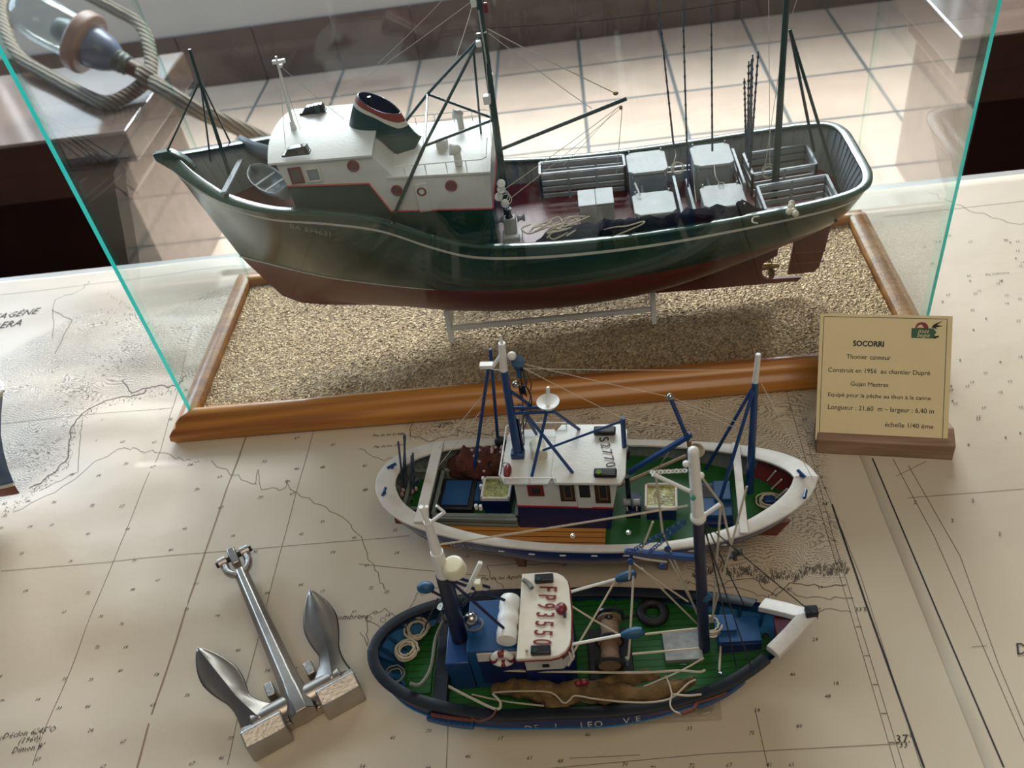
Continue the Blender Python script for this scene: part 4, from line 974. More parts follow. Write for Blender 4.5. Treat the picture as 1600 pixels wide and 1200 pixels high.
# brown net with pale floats
mat('net_brown', (.085,.022,.014), .9, bump=1, bs=700, var=.35, vs=200); mat('float_pink', (.45,.33,.31), .5)
net_heap([(-.1015, .028, .0425), (-.088, .029, .0450), (-.075, .0275, .0465), (-.058, .0280, .0470), (-.046, .0275, .045)], .0118, 1.0, 'fishing_net', 'net_brown', b2t, .003, 4)
rf = random.Random(11)
for k in range(22):
    x = rf.uniform(-.081, -.048); y = rf.uniform(.014, .040); MB().ball((x, y, .0600-.0110*abs((y-.0275)/.0125)**2+rf.uniform(0, .001)), .00125, 8, 5).build('net_float', 'float_pink', b2t)
# rods standing at the stern
for (ax, ay, bx_, by_) in ((631, 770, 622, 690), (635, 768, 631, 678), (629, 765, 633, 680), (641, 775, 643, 712), (647, 770, 645, 708), (638, 778, 650, 735)):
    a = z2(ax, ay, .0385); c = F2.up(a, bx_, by_); a2 = y2(bx_, by_, a.y); b = MB(); b.tube([a.lerp(a2, k/8) for k in range(9)], .0008, 5); b.build('fishing_rod', 'rod_grey', b2t)
for px, py in ((622, 772), (630, 776), (637, 780), (644, 778), (650, 774), (628, 783)): MB().ball(z2(px, py-10, .042), .0016, 8, 5, (1, 1, 1.6)).build('jig_float', 'float_pink', b2t)
sp('rod_socket', z2(645, 745, .037), z2(645, 745, .037)+V(0, 0, .020), .0018, 'float_cream', b2t)
# house
hy = .0225
def houseprism(pts, hw): return MB().prism([(x, -hw, z) for x, z in pts], (0, 2*hw, 0))
houseprism([(-.0432, D2), (-.0416, .0600), (.0218, .0585), (.0190, D2)], hy-.0002).build('deckhouse_base', 'deep_blue', b2t, bevel=.0004)
hs2 = houseprism([(-.0416, .0600), (-.0410, .0820), (.0262, .0855), (.0218, .0585)], hy).build('deckhouse', 'white_paint', b2t, bevel=.0004)
b = MB(); b.bar((-.0418, -hy-.0002, .0600), (.0220, -hy-.0002, .0586), .0008, .0011); b.build('red_trim_line', 'red_line', b2t)
mat('brown_panel', (.045,.018,.012), .35)
yw = -hy-.0003
def quad_on_wall(nm, px0, py0, px1, py1, m, par, y=yw, t=.0006):
    a, c = y2(px0, py0, y), y2(px1, py1, y); return MB().bb((a.x, y-t/2, c.z), (c.x, y+t/2, a.z)).build(nm, m, par, bevel=.0001)
quad_on_wall('window_surround', 873, 757, 900, 783, 'brown_panel', b2t); quad_on_wall('window_surround', 928, 756, 955, 786, 'brown_panel', b2t)
for a in ((879, 758, 895, 780), (934, 758, 950, 781)):
    o = quad_on_wall('window_frame', *a, 'brass', b2t, yw-.0004); quad_on_wall('window_pane', a[0]+2, a[1]+1, a[2]-2, a[3]-3, 'black_plastic', o, yw-.0007)
o = quad_on_wall('side_door', 899, 756, 926, 793, 'white_paint', b2t, yw-.0002); quad_on_wall('door_pane', 904, 758, 923, 777, 'black_plastic', o, yw-.0006)
o = quad_on_wall('window_frame', 823, 759, 851, 775, 'frame_red', b2t, yw-.0002); quad_on_wall('window_pane', 830, 763, 845, 771, 'black_plastic', o, yw-.0006)
# roofs
def slab(nm, x0, x1, hw, z, th, m='white_paint', n=8, crown=.0012, r=.003):
    b = MB(); rows = []
    for k in range(n+1):
        t = -1+2*k/n; e = r*(max(0, abs(t)-.8)/.2)**2; h = crown*(1-t*t); rows.append([V(x0+e, hw*t, z+h), V(x1-e, hw*t, z+h), V(x1-e, hw*t, z+h-th), V(x0+e, hw*t, z+h-th)])
    b.grid(rows, wrap=True); b.f += [[0,1,2,3], [n*4+3, n*4+2, n*4+1, n*4]]; b.m += [0, 0]; return b.build(nm, m, b2t, smooth=30, bevel=.0004)
slab('boat_deck', -.0500, -.0155, .0245, .0845, .0016); slab('wheelhouse_roof', -.0165, .0310, .0262, .0872, .0022)
b = MB(); zr = .0915; pts = [(-.013, -.0250), (-.046, -.0250), (-.0495, -.0225), (-.0505, .021), (-.0475, .0245), (-.010, .0245)]
b.tube([V(x, y, zr-.001) for x, y in pts], .00055, 6)
for x, y in pts + [(-.030, -.025), (-.030, .0245), (-.0500, 0)]: b.cyl((x, y, .0845), (x, y, zr-.001), .0004, n=5)
b.build('roof_rail', 'thick_white', b2t)
for px, py, c in ((946, 738, 1), (945, 672, 0)):
    q = z2(px, py+3, .0895); o = MB().box(q+V(0, 0, .0012), (.0145, .0062, .0036)).build('light_box', 'black_plastic', b2t, bevel=.0010)
    if c: mat('lamp_green', (.10,.20,.02), .2); MB().cyl(q+V(-.004, -.001, .0025), q+V(-.004, -.001, .0036), .0018, n=12).build('signal_lamp', 'lamp_green', o)
lettering('S2770', .0098, 'black_plastic', b2t, XYZ(z2(949, 706, .0890), F2.z(957, 735, .0890)-F2.z(944, 685, .0890), (1, 0, 0)), 'roof_number', space=1.3, fit=(.0268, .0062))
# canister, red lamp
q = z2(842, 706, .0875); b = MB(); b.cyl(q+V(-.002, .0075, .0015), q+V(.0015, -.006, .0015), .0052, n=14); o = b.build('life_raft_canister', 'cream_plastic', b2t, bevel=.0012, bseg=3); bx('cradle', q+V(-.006, -.004, -.0035), q+V(.006, .006, -.0015), 'white_paint', o)
q = z2(793, 736, .087); o = MB().ball(q, .0030, 12, 8, (.9, 1.9, 1.0)).build('red_buoy_light', 'frame_red', b2t); b = MB(); b.torus(q+V(-.0015, .005, 0), .0025, .0004, (0, 1, 0), 12, 4); b.build('wire_guard', 'steel', o)
# mast
mb_ = z2(810, 713, .0855); mt_ = y2(787, 578, mb_.y+.001); mtt = y2(784, 536, mb_.y+.001)
sp('main_mast', mb_, mt_, .0030, 'blue_paint', b2t, .0024, 10); bx('mast_foot', mb_+V(-.0045, -.0035, 0), mb_+V(.0045, .0035, .005), 'blue_paint', b2t, .001)
b = MB(); b.cyl(mt_, mtt, .0026, .0021, 10); b.cyl(mtt, mtt+V(0, 0, .006), .0010, .0005, 8); b.cyl(mt_+V(-.006, 0, .003), mt_+V(0, 0, .012), .0012, n=8); b.ball(mt_+V(.0065, 0, .011), .0028, 10, 6); b.box(mt_+V(-.010, 0, .004), (.008, .004, .0025)); b.build('mast_head', 'thick_white', b2t)
# power block tower beside the mast
pa = y2(808, 566, .004); b = MB(); b.lathe([(.001, 0), (.0045, .002), (.0042, .0035), (.001, .003)], pa, (.3, -.5, .8), 14); b.cyl(pa, pa+V(0, 0, -.012), .0016, n=8); o = b.build('power_block_head', 'sky_blue', b2t)
pb = y2(815, 604, .004); b = MB(); b.lathe([(.0045, -.002), (.0025, 0), (.0045, .002)], pb+V(0, 0, -.003), (1, .3, 0), 16); b.build('power_block', 'black_plastic', b2t)
MB().ball(pb+V(-.003, -.002, .004), .0024, 10, 6).build('deck_lamp', 'steel', b2t)
rd2 = random.Random(3)
for k in range(6):
    a = pa+V(rd2.uniform(-.003, .003), 0, -.002); c = pb+V(rd2.uniform(-.002, .006), rd2.uniform(-.004, .004), rd2.uniform(-.014, -.004)); e = z2(800+rd2.uniform(0, 40), 690+rd2.uniform(-8, 8), .087)
    MB().tube(sm([a, a.lerp(c, .5)+V(.004*rd2.uniform(-1, 1), 0, 0), c, e] if k % 2 else [a, a.lerp(c, .6)+V(.006*rd2.uniform(0, 1), 0, 0), c]), .0004, 4).build('hydraulic_hose', 'black_plastic', b2t)
MB().bar(mb_.lerp(mt_, .45)+V(.0035, .001, 0), mb_.lerp(mt_, .04)+V(.0035, .001, 0), .0014, .0014).build('mast_conduit', 'navy', b2t)
# gantry and radar
ap = y2(858, 640, .001); ap1, ap2 = ap+V(-.001, .002, 0), ap+V(.003, -.002, 0)
for e in ((831, 744), (895, 739), (905, 671), (838, 678)):
    q = z2(*e, .0875); sp('gantry_leg', ap1 if e[0] in (831, 905) else ap1 + V(-.018, 0, .002), q, .0011, 'blue_paint', b2t)
for a, c in ((mb_.lerp(mt_, .58), ap1), (mb_.lerp(mt_, .52), ap2), (mb_.lerp(mt_, .80), ap1+V(-.010, 0, .001))): sp('gantry_beam', a, c, .0011, 'blue_paint', b2t)
q = ap+V(0, 0, .001); b = MB(); b.lathe([(.001, 0), (.0035, .0008), (.0070, .0055), (.0073, .0062), (.0062, .0056), (.001, .0025)], q, (0, 0, 1), 24); o = b.build('radar_dome', 'thick_white', b2t)
MB().bar(q+V(-.0005, 0, .003), q+V(.0010, .002, .0165), .0016, .0022).build('radar_scanner', 'thick_white', o, bevel=.0003)
pt0, pt1 = z2(975, 712, .0885), y2(973, 653, .004); pt0 = V(.0295, .004, .0885)
sp('roof_post', pt0, pt1, .0016, 'blue_paint', b2t); bx('post_foot', pt0+V(-.0028, -.003, -.010), pt0+V(.0035, .003, -.001), 'black_plastic', b2t, .001)
sp('roof_stay', z2(842, 706, .092), pt1+V(-.001, 0, -.003), .0008, 'blue_paint', b2t)
# derricks forward of the house
bo0, bo1 = y2(983, 738, -.002), y2(1080, 679, -.002)
MB().bar(bo0, bo1, .0030, .0030).build('derrick_boom', 'blue_paint', b2t, bevel=.0004)
dk0, dk1 = y2(1077, 692, -.002), y2(1047, 620, -.002); o = sp('derrick_arm', dk0, dk1, .0014, 'blue_paint', b2t); MB().ball(dk1, .0024, 10, 6).build('arm_knob', 'steel', o)
MB().box(y2(1077, 692, -.002), (.003, .003, .006)).build('shackle', 'brass', b2t, bevel=.0008)
sp('derrick_post', V(.0305, -.002, D2), V(.0305, -.002, .066), .0016, 'black_plastic', b2t)
# fore mast tripod
f0 = z2(1171, 768, D2); f1 = F2.up(f0, 1181, 598); f1 = y2(1180, 598, f0.y); f2 = y2(1185, 553, f0.y)
sp('fore_mast', f0, f1, .0028, 'blue_paint', b2t, .0021, 10); MB().cyl(f1, f2, .0018, .0016, 10).build('mast_head', 'thick_white', b2t, bevel=.0005)
for e in ((1103, 733), (1120, 798)): sp('fore_mast_leg', f0.lerp(f1, .99), z2(*e, D2), .0012, 'blue_paint', b2t)
# bow gear
o = bx('companion_box', (.0780, -.0160, D2), (.0985, .0120, .0440), 'mid_blue', b2t); bx('companion_opening', (.0795, -.001, .0437), (.0865, .0105, .0443), 'black_plastic', o, 0); bx('companion_lid', (.0870, -.0045, .0440), (.0980, .0115, .0470), 'mid_blue', o)
bx('step_box', (.0785, -.0200, D2), (.0990, -.0160, .0405), 'deep_blue', b2t)
b = MB(); b.coil(z2(1204, 785, D2+.0005), .0095, .00055, 5, 3, ov=.72); b.build('rope_coil', 'string', b2t); q = z2(1204, 783, D2); bx('anchor_locker', q+V(-.0045, -.0030, 0), q+V(.0050, .0035, .0030), 'blue_paint', b2t, .001)
for px, py, a in ((1252, 740, -1.0), (1258, 772, 1.3), (612, 728, .7), (600, 768, 1.5)):
    zz = .0668 if px > 900 else .0640; q = z2(px, py, zz); d = V(cos(a), sin(a), 0)*.0034; b = MB(); b.cyl(q-d, q+d, .0011, n=8); b.cyl(q+V(0, 0, -.002), q, .0012, n=8); b.build('cleat', 'blue_paint', b2t)
for k, (px, py) in enumerate(((980, 785), (995, 785))):
    q = z2(px, py, .046); o = MB().lathe([(.0045, -.003), (.0025, -.002), (.0025, .002), (.0045, .003)], q, (1, .1, 0), 16).build('winch_drum', 'grey_paint', b2t); sp('winch_line', q+V(0, -.0042, 0), q+V(0, -.0042, -.008), .0005, 'pale_string', o)
bx('winch_base', (.0290, -.0130, D2), (.0385, .0040, .0425), 'navy', b2t)
sc0, sc1 = z2(945, 768, .048), z2(1072, 712, .058); o = sp('landing_net_pole', sc0, sc1, .0012, 'light_oak', b2t); q = z2(1086, 705, .060); b = MB(); b.torus(q+V(.001, .001, 0), .0052, .0006, (.2, -.3, 1), 20, 5); b.build('net_hoop', 'string', o)
mat('net_mesh', (.30,.24,.15), .9, bump=1, bs=1500); MB().lathe([(.0050, 0), (.0035, -.003), (.0001, -.005)], q+V(.001, .001, 0), (.1, -.2, 1), 16).build('net_bag', 'net_mesh', o)
for i, y in ((0, .010), (1, .0025), (2, -.0055)): MB().bar((.1235+.002*i, y+.008, .040), (.1275+.003*i, y+.004, .054), .0012, .0010).build('bow_rib', 'rail_white', b2t)
mat('bow_red', (.14,.02,.018), .5); b = MB(); rows = []
for i, r in enumerate(H2.pl):
    if r[0] > .90: rows.append([V(H2.off(i, z, .0025).x, sd_, z) for z, sd_ in ((D2+.002, H2.off(i, D2+.002, .0025).y*.999), (.054, H2.off(i, .054, .0025).y*.999))])
if len(rows) > 1: b.grid(rows); b.grid([[V(p.x, -p.y, p.z) for p in r] for r in rows]); b.build('bow_lining', 'bow_red', b2t)
# twin poles at the port side
for a, c in (((741, 732), (763, 575)), ((779, 700), (766, 545))):
    p0 = z2(*a, .050); sp('outrigger_pole', p0, y2(*c, p0.y), .0012, 'blue_paint', b2t, n=8)
MB().ball(z2(782, 690, .058), .0045, 12, 8, (1, .8, 1)).build('rubber_fender', 'dark_rubber', b2t); MB().ball(z2(768, 728, .050), .0042, 12, 8).build('rubber_fender', 'dark_rubber', b2t)
line('rigging_line', [(pa, dk1), (dk1, y2(1168, 665, f0.y)), (pa+V(0, 0, -.002), pt1), (y2(818, 576, .004), y2(1176, 578, f0.y)), (pt1, y2(1056, 668, 0)), (dk1+V(0, 0, -.002), y2(1178, 680, f0.y)), (y2(1190, 600, f0.y), z2(1270, 748, .064)),
     (y2(762, 608, .02), z2(685, 700, .0600)), (y2(764, 625, .02), z2(672, 745, .045)), (mt_, y2(762, 575, .02)), (y2(1045, 706, 0), z2(1018, 745, .052))], .00026, 'pale_string', b2t)
lt = V(0, 1, 0)
lettering('TXIKU', .0100, 'thick_white', b2t, XYZ((-.0870, -.1, .0415), (1, 0, -.06), (0, 0, 1)), 'name_lettering', wrap=(bv2, (0, 1, 0)), lift=.0004)
for k in range(8):
    x = -.052+k*.0205; h = bv2.ray_cast(V(x, -.1, .0415), V(0, 1, 0))
    if h[0]: MB().box(h[0]+V(0, -.0001, 0), (.0042, .0008, .0012)).build('scupper', 'thick_white', b2t, bevel=.0003)
# cradle
wood('redwood', (.06,.012,.006), (.16,.04,.02), (8, 90, 90), .4, .3)
cr2 = thing('wooden_cradle', F2, 'red brown wooden cradle under the blue and white model with roof number S2770', 'stand')
for x in (-.048, .050):
    b = MB(); b.prism([(x, -.030, .001), (x, .030, .001), (x, .034, .020), (x, .026, .021), (x, .014, .0062), (x, -.014, .0062), (x, -.026, .021), (x, -.034, .020)], (.006, 0, 0)); b.build('upright', 'redwood', cr2, bevel=.0005)
MB().bb((-.048, -.004, .0005), (.056, .004, .0035)).build('stretcher', 'redwood', cr2)

# ================================================================ model 3: blue boat, FP 93550
F3 = Frame(-.03, .287, 0, 0); z3, y3, x3 = F3.z, F3.y, F3.x
b3t = thing('model_fishing_boat', F3, 'dark blue boat model with white cabin roof marked FP 93550, nearest to the camera', 'model boat')
plan3 = [(0, 0, .0420, .026, .3)]
for x, hb, zs, zb, f in ((-.1245, .0100, .0418, .014, .8), (-.1205, .0175, .0414, .013, .85), (-.113, .0255, .0406, .012, .9), (-.100, .0335, .0390, .0115, .9), (-.080, .0400, .0370, .011, .9), (-.050, .0450, .0338, .0105, .85), (-.016, .0462, .0318, .010, .9), (.020, .0460, .0305, .010, .9),
                        (.050, .0435, .0300, .010, .8), (.075, .0392, .0312, .010, .65), (.095, .0325, .0345, .0105, .5), (.113, .0238, .0395, .012, .35), (.127, .0130, .0465, .015, .2), (.134, .006, .0510, .019, .1)):
    plan3.append(((x+.1262)/.265, hb, zs, zb, f))
plan3.append((1, 0, .0548, .024, 0))
plan3 = [[r[0], max(0, r[1]-(.0035 if -.05 < r[0]*.265-.1262 < .09 else .002))]+list(r[2:]) for r in plan3]
H3 = Hull(plan3, [(.01, -.098), (.03, -.118), (.042, -.1262)], [(.01, .108), (.03, .126), (.055, .1388)])
H3.bulge = .0066; H3.steep = .8
mat('hull_blue_light', (.02,.12,.27), .45, var=.2, vs=40); mat('cap_black', (.006,.009,.014), .5, spec=.25, bump=.3, bs=150, var=.3)
hull3 = H3.shell(lambda x: .0150, [(.0060, 2)], 3, 5).build('hull', ['hull_blue_light', 'hull_blue_light', 'deep_blue'], b3t, smooth=50); bv3 = bvh_of(hull3)
D3 = .0225; dk3 = lambda x: D3 + max(0, x-.80)*.03
mat('inner_blue', (.005,.045,.105), .5, bump=.1)
H3.lining(dk3, .0022, ribs=.0125, ribd=.0016, ribw=.0016).build('bulwark_lining', 'inner_blue', b3t)
H3.cap(.0012, .0056, .0018, i1=61).build('cap_rail', 'cap_black', b3t, smooth=35)
H3.deck(dk3).build('deck', 'green_planks', b3t, smooth=0)
for nm, mt, d0, wi in (('bow_cap', 'rail_white', 0, .0062), ):
    for sd in (1, -1):
        rows = []
        for i in range(62, len(H3.pl)-1):
            r = H3.pl[i]; z = r[2]; n_ = H3.off(i, z, -.0026); q = H3.off(i, z, wi); rows.append([H3.S(V(a.x, a.y, z+h), sd) for a, h in ((n_, -.001), (n_, .0030), (n_.lerp(q, .5), .0042), (q, .0036), (q, -.001))])
        b = MB(); b.grid(rows, wrap=True); b.f += [[0,1,2,3,4], [len(rows)*5-1-k for k in range(5)]]; b.m += [0, 0]; b.build(nm, mt, b3t, smooth=35, bevel=.0004)
bx('stem_head', (.1325, -.003, .0540), (.1395, .003, .0605), 'cap_black', b3t, .0008)
b = MB(); b.prism([(.118, -.012, .030), (.130, -.003, .044), (.130, .003, .044), (.118, .012, .030), (.119, .012, .042), (.1305, .003, .053), (.1305, -.003, .053), (.119, -.012, .042)][:4], (0, 0, .008)); b.build('bow_lining', 'bow_red', b3t)
# aft well: beam, grating, coils, fuel hose
bx('aft_thwart', (-.0850, -.0345, .0310), (-.0765, .0355, .0380), 'cap_black', b3t, .0006)
bx('grating', (-.1060, -.0190, D3), (-.0900, .0150, D3+.0015), 'green_planks', b3t)
def coil3(px, py, R_, r, t, sd, z=.030, m='string', fl=1): b = MB(); b.coil(z3(px, py, z), R_, r, t, sd, fl); return b.build('rope_coil', m, b3t)
coil3(652, 985, .0078, .0007, 4, 1); coil3(636, 1019, .0072, .0007, 6, 2); coil3(618, 1055, .0060, .0005, 2, 5, m='rope_grey') if 'rope_grey' in MATS else (mat('rope_grey', (.16,.16,.13), .8), coil3(618, 1055, .0060, .0005, 2, 5, m='rope_grey'))
b = MB(); b.tube(sm([z3(700, 960, .050), z3(690, 975, .046), z3(680, 1000, .042), z3(675, 1035, .040), z3(668, 1055, .040), z3(655, 1070, .042), z3(640, 1068, .044)]), .0011, 6); b.build('hose', 'rope_grey', b3t)
b = MB(); q = z3(697, 958, .052); b.lathe([(.0035, 0), (.0035, .004), (.0022, .006), (.0022, .010), (.003, .012)], q+V(0, 0, -.006), (-.15, .1, 1), 14); b.build('stove_pipe', 'steel', b3t)
MB().box(z3(713, 985, .035), (.006, .008, .004)).build('aft_locker', 'green_planks', b3t)
# blue engine casing, raft, buoys
o = bx('engine_casing', (-.0615, -.0170, D3), (-.0310, .0175, .0635), 'mid_blue', b3t, .0006)
bx('casing_side_band', (-.0560, -.0176, .0535), (-.0320, -.0168, .0618), 'rail_white', o, .0002)
bx('casing_skirt', (-.0560, -.0176, .0290), (-.0300, -.0168, .0535), 'deep_blue', o, .0002)
bx('low_casing', (-.0760, -.0170, D3), (-.0620, .0150, .0520), 'blue_paint', b3t, .0006)
q = z3(795, 967, .069); b = MB(); b.lathe([(.0001, -.0155), (.0058, -.0150), (.0062, -.010), (.0055, -.0055), (.0062, -.004), (.0064, 0), (.0055, .0045), (.0062, .006), (.0060, .0125), (.0055, .0135), (.0001, .0138)], q+V(0, 0, .001), (.06, 1, 0), 24); b.build('life_raft_canister', 'thick_white', b3t)
q = z3(737, 967, .070); b = MB(); b.ball(q, .0044, 14, 9); o = b.build('gas_bottle', 'steel', b3t); MB().torus(q+V(0, 0, .005), .0014, .0004, (0, 1, 0), 12, 4).build('bottle_ring', 'steel', o); b = MB(); b.torus(q+V(.001, -.001, -.004), .0050, .0006, (0, .2, 1), 18, 5); b.build('bottle_line', 'rope_grey', o)
q = y3(785, 1029, -.0185); b = MB(); b.torus(q, .0052, .0021, (0, 1, 0), 28, 10); lb = b.build('lifebuoy', 'thick_white', b3t)
for k in range(4): a = k*pi/2; b = MB(); b.torus(q, .0052, .0023, (0, 1, 0), 6, 10, a-.28, a+.28); b.build('red_band', 'frame_red', lb)
# cabin
o = MB().prism([(-.0290, -.0195, D3), (-.0290, .0195, D3), (-.0075, .0195, D3), (-.0010, .0140, D3), (-.0010, -.0140, D3), (-.0075, -.0195, D3)], (0, 0, .0480)).build('cabin', 'white_paint', b3t, bevel=.0004)
MB().prism([(-.0294, -.0199, D3), (-.0294, .0199, D3), (-.0073, .0199, D3), (-.0006, .0142, D3), (-.0006, -.0142, D3), (-.0073, -.0199, D3)], (0, 0, .0220)).build('cabin_base', 'deep_blue', b3t)
rp = [(-.0312, -.0283), (-.0120, -.0283)] + [(-.0120+.0115*sin(a), -.0168-.0115*cos(a)) for a in (.4, .8, 1.2, 1.57)] + [(.0003, 0)] + [(-.0120+.0115*sin(a), .0168-.0115*cos(a)) for a in (1.57, 1.95, 2.35, 2.75)] + [(-.0120, .0283), (-.0285, .0283)]
MB().prism([(x, y, .0700) for x, y in rp], (0, 0, .0024)).build('cabin_roof', mat('roof_cream', (.64,.60,.50), .45, bump=.15, bs=120), b3t, bevel=.0003)
b = MB(); b.tube([V(x*1.0+.0002, y*1.008, .0698) for x, y in rp], .0006, 5, closed=True); b.build('roof_edge_line', 'frame_red', b3t)
for dx, m_ in ((0, 'black_plastic'),):
    q = y3(853, 1039, -.0199); o = MB().box(q, (.0065, .0006, .0048)).build('window_frame', 'rail_white', b3t, bevel=.0002); MB().box(q+V(0, -.0004, 0), (.0040, .0006, .0030)).build('window_pane', m_, o)
    MB().prism([(-.0070, -.0202, .056), (-.0010, -.0150, .056), (-.0010, -.0150, .0665), (-.0070, -.0202, .0665)], (.0004, -.0004, 0)).build('windscreen', 'dark_glass', b3t)
lettering('FP93550', .0112, 'frame_red', b3t, XYZ(z3(852, 961, .0730), z3(847, 1005, .073)-z3(857, 915, .073), (1, .03, 0)), 'roof_number', bold=.0001, space=1.5, fit=(.0385, .0108))
for px, py, t in ((850, 902, 0), (845, 1014, 1)):
    q = z3(px, py+2, .0745); o = MB().box(q, (.0112, .0052, .0034)).build('light_box', 'black_plastic', b3t, bevel=.0006); MB().cyl(q+V(-.003, -.001, .001), q+V(-.003, -.001, .0022), .0014, n=10).build('signal_lamp', 'green_spar', o)
b = MB(); b.tube(sm([z3(818, 906, .0735), z3(826, 911, .0745), z3(831, 919, .0752)]), .0014, 8); b.build('horn', mat('olive', (.12,.11,.07), .5), b3t)
q = z3(877, 951, .0745); b = MB(); b.ball(q, .0034, 14, 8, (1, 1.15, .8)); o = b.build('search_light', 'frame_red', b3t); MB().box(q+V(.002, -.0045, .0005), (.0016, .003, .0016)).build('lamp_bracket', 'black_plastic', o)
MB().ball(z3(823, 1017, .0735), .0010, 8, 5).build('small_lamp', 'float_pink', b3t)
b = MB(); b.tube([z3(889, 1018, .066), z3(893, 1030, .060), z3(888, 1040, .055)], .0006, 5); b.tube([z3(893, 1010, .066), z3(897, 1025, .060), z3(888, 1040, .055)], .0006, 5); b.build('bracket', 'rail_white', b3t)
# aft mast
A0 = V(-.0690, 0, .030); A1 = y3(693, 898, 0); A2 = y3(668, 815, 0)
sp('aft_mast', A0, A1, .0052, 'navy', b3t, .0046, 12)
b = MB(); b.cyl(A1, A1.lerp(A2, .45), .0040, .0036, 12); b.cyl(A1.lerp(A2, .45), A2, .0030, .0022, 12); b.cyl(A2, A2+V(-.001, 0, .012), .0016, .0013, 8); b.cyl(A2+V(0, 0, -.002), A2+V(.010, 0, .0065), .0009, n=6); b.cyl(A2+V(.010, 0, .0065), A2+V(.007, 0, .012), .0007, n=6); b.cyl(A2+V(0, 0, .001), A2+V(.002, 0, .012), .0010, n=6); b.build('mast_head', 'thick_white', b3t)
q = y3(710, 886, -.002); MB().lathe([(.0058, 0), (.0066, .001), (.0060, .0068), (.0050, .0078), (.0001, .0080)], q+V(0, 0, -.004), (-.06, -.1, 1), 24).build('radar_dome', 'cream_plastic', b3t, bevel=.0005)
a, c = y3(729, 925, 0), y3(751, 879, 0); MB().bar(a, c, .0022, .0024).build('radar_scanner', 'thick_white', b3t, bevel=.0004)
MB().box(y3(747, 914, .001), (.0040, .004, .0065)).build('scanner_motor', 'cream_plastic', b3t, bevel=.0006)
for a, c in ((y3(700, 905, .002), y3(808, 945, .010)), (y3(700, 905, -.002), z3(808, 1000, .066)), (y3(712, 902, .002), y3(765, 918, .004)), (y3(715, 955, .002), y3(748, 920, .004))): sp('mast_stay', a, c, .0009, 'navy', b3t)
for px, py, y in ((665, 918, .002), ): q = y3(px, py, y); o = MB().ball(q, .0040, 12, 8, (1.3, .9, .9)).build('paint_float', 'sky_blue', b3t); sp('float_pin', q, y3(694, 934, 0), .0008, 'navy', o)
for px, py in ((684, 955), (700, 952)): sp('mast_cable', y3(px-20, py+25, 0), y3(px, py-20, 0), .0005, 'black_plastic', b3t)
# forward gallows mast
G0 = V(.0765, .001, D3); G1 = y3(1091, 808, 0); G2 = y3(1083, 702, 0)
sp('fore_mast', G0, G1, .0034, 'navy', b3t, .0030, 12)
b = MB(); b.cyl(G1+V(0,0,-.002), G1.lerp(G2, .98), .0033, .0026, 12); b.ball(G1.lerp(G2, .97), .0027, 10, 6); b.ball(G1+V(0, 0, 0), .0042, 12, 7)
b.cyl(G1+V(.003, 0, .001), y3(1125, 788, 0), .0011, n=8); b.cyl(G1.lerp(G2, .35), y3(1020, 741, 0), .0010, n=8); b.ball(y3(1072, 725, 0), .0018, 8, 5); b.ball(y3(1095, 743, 0), .0018, 8, 5); b.build('mast_head', 'thick_white', b3t)
MB().ball(y3(1083, 778, -.003), .0014, 8, 5).build('mast_lamp', 'lamp_teal' if 'lamp_teal' in MATS else mat('lamp_teal', (.0,.25,.17), .3), b3t)
for px0, py0, px1, py1, nm, m in ((1020, 738, 1076, 735, 'upper_chain', 'thick_white'), (985, 862, 1073, 812, 'blue_chain', 'blue_paint'), (1010, 866, 1072, 815, 'blue_chain', 'blue_paint')):
    a, c = y3(px0, py0, 0), y3(px1, py1, 0); b = MB(); n = int((c-a).length/.0018)
    for k in range(n): p = a.lerp(c, k/n); b.torus(p, .0010, .0004, (0, 1, 0) if k % 2 else (0, 0, 1), 8, 4)
    b.build(nm, m, b3t)
ga, gb = y3(976, 861, 0), y3(1085, 872, 0); MB().bar(ga, gb, .0030, .0034).build('gallows_beam', 'blue_paint', b3t, bevel=.0006)
q = y3(1055, 850, 0)
for px, py in ((985, 878), (1043, 858), (1035, 885)): MB().ball(y3(px, py, 0), .0020, 10, 6, (1, .6, 1.3)).build('pulley_block', 'blue_paint', b3t)
MB().ball(y3(1102, 932, 0), .0034, 12, 8).build('paint_float', 'sky_blue', b3t)
q = y3(1148, 866, .006)
b = MB()
for k in range(2):
    a = .5+k*1.2; b.bar(q-V(cos(a), 0, sin(a))*.0045, q+V(cos(a), 0, sin(a))*.0045, .0025, .0016)
b.cyl(q-V(0, 0, .004), q+V(0, 0, .004), .0014, n=8); b.build('radar_reflector', 'black_plastic', b3t)
# boat hooks with blue floats (derrick poles)
for a, c, e in (((891, 925), (963, 905), (984, 899)), ((893, 1007), (972, 992), (1000, 987))):
    p0, p1, p2 = z3(*a, .064), z3(*c, .062), z3(*e, .062); sp('outrigger_pole', p0, p1, .0009, 'thick_white', b3t); d = (p2-p1).normalized(); MB().lathe([(.0008, 0), (.0018, .001), (.0030, .005), (.0034, .009), (.0026, .0125), (.0001, .014)], p1-d*.001, d, 14).build('paint_float', 'sky_blue', b3t)
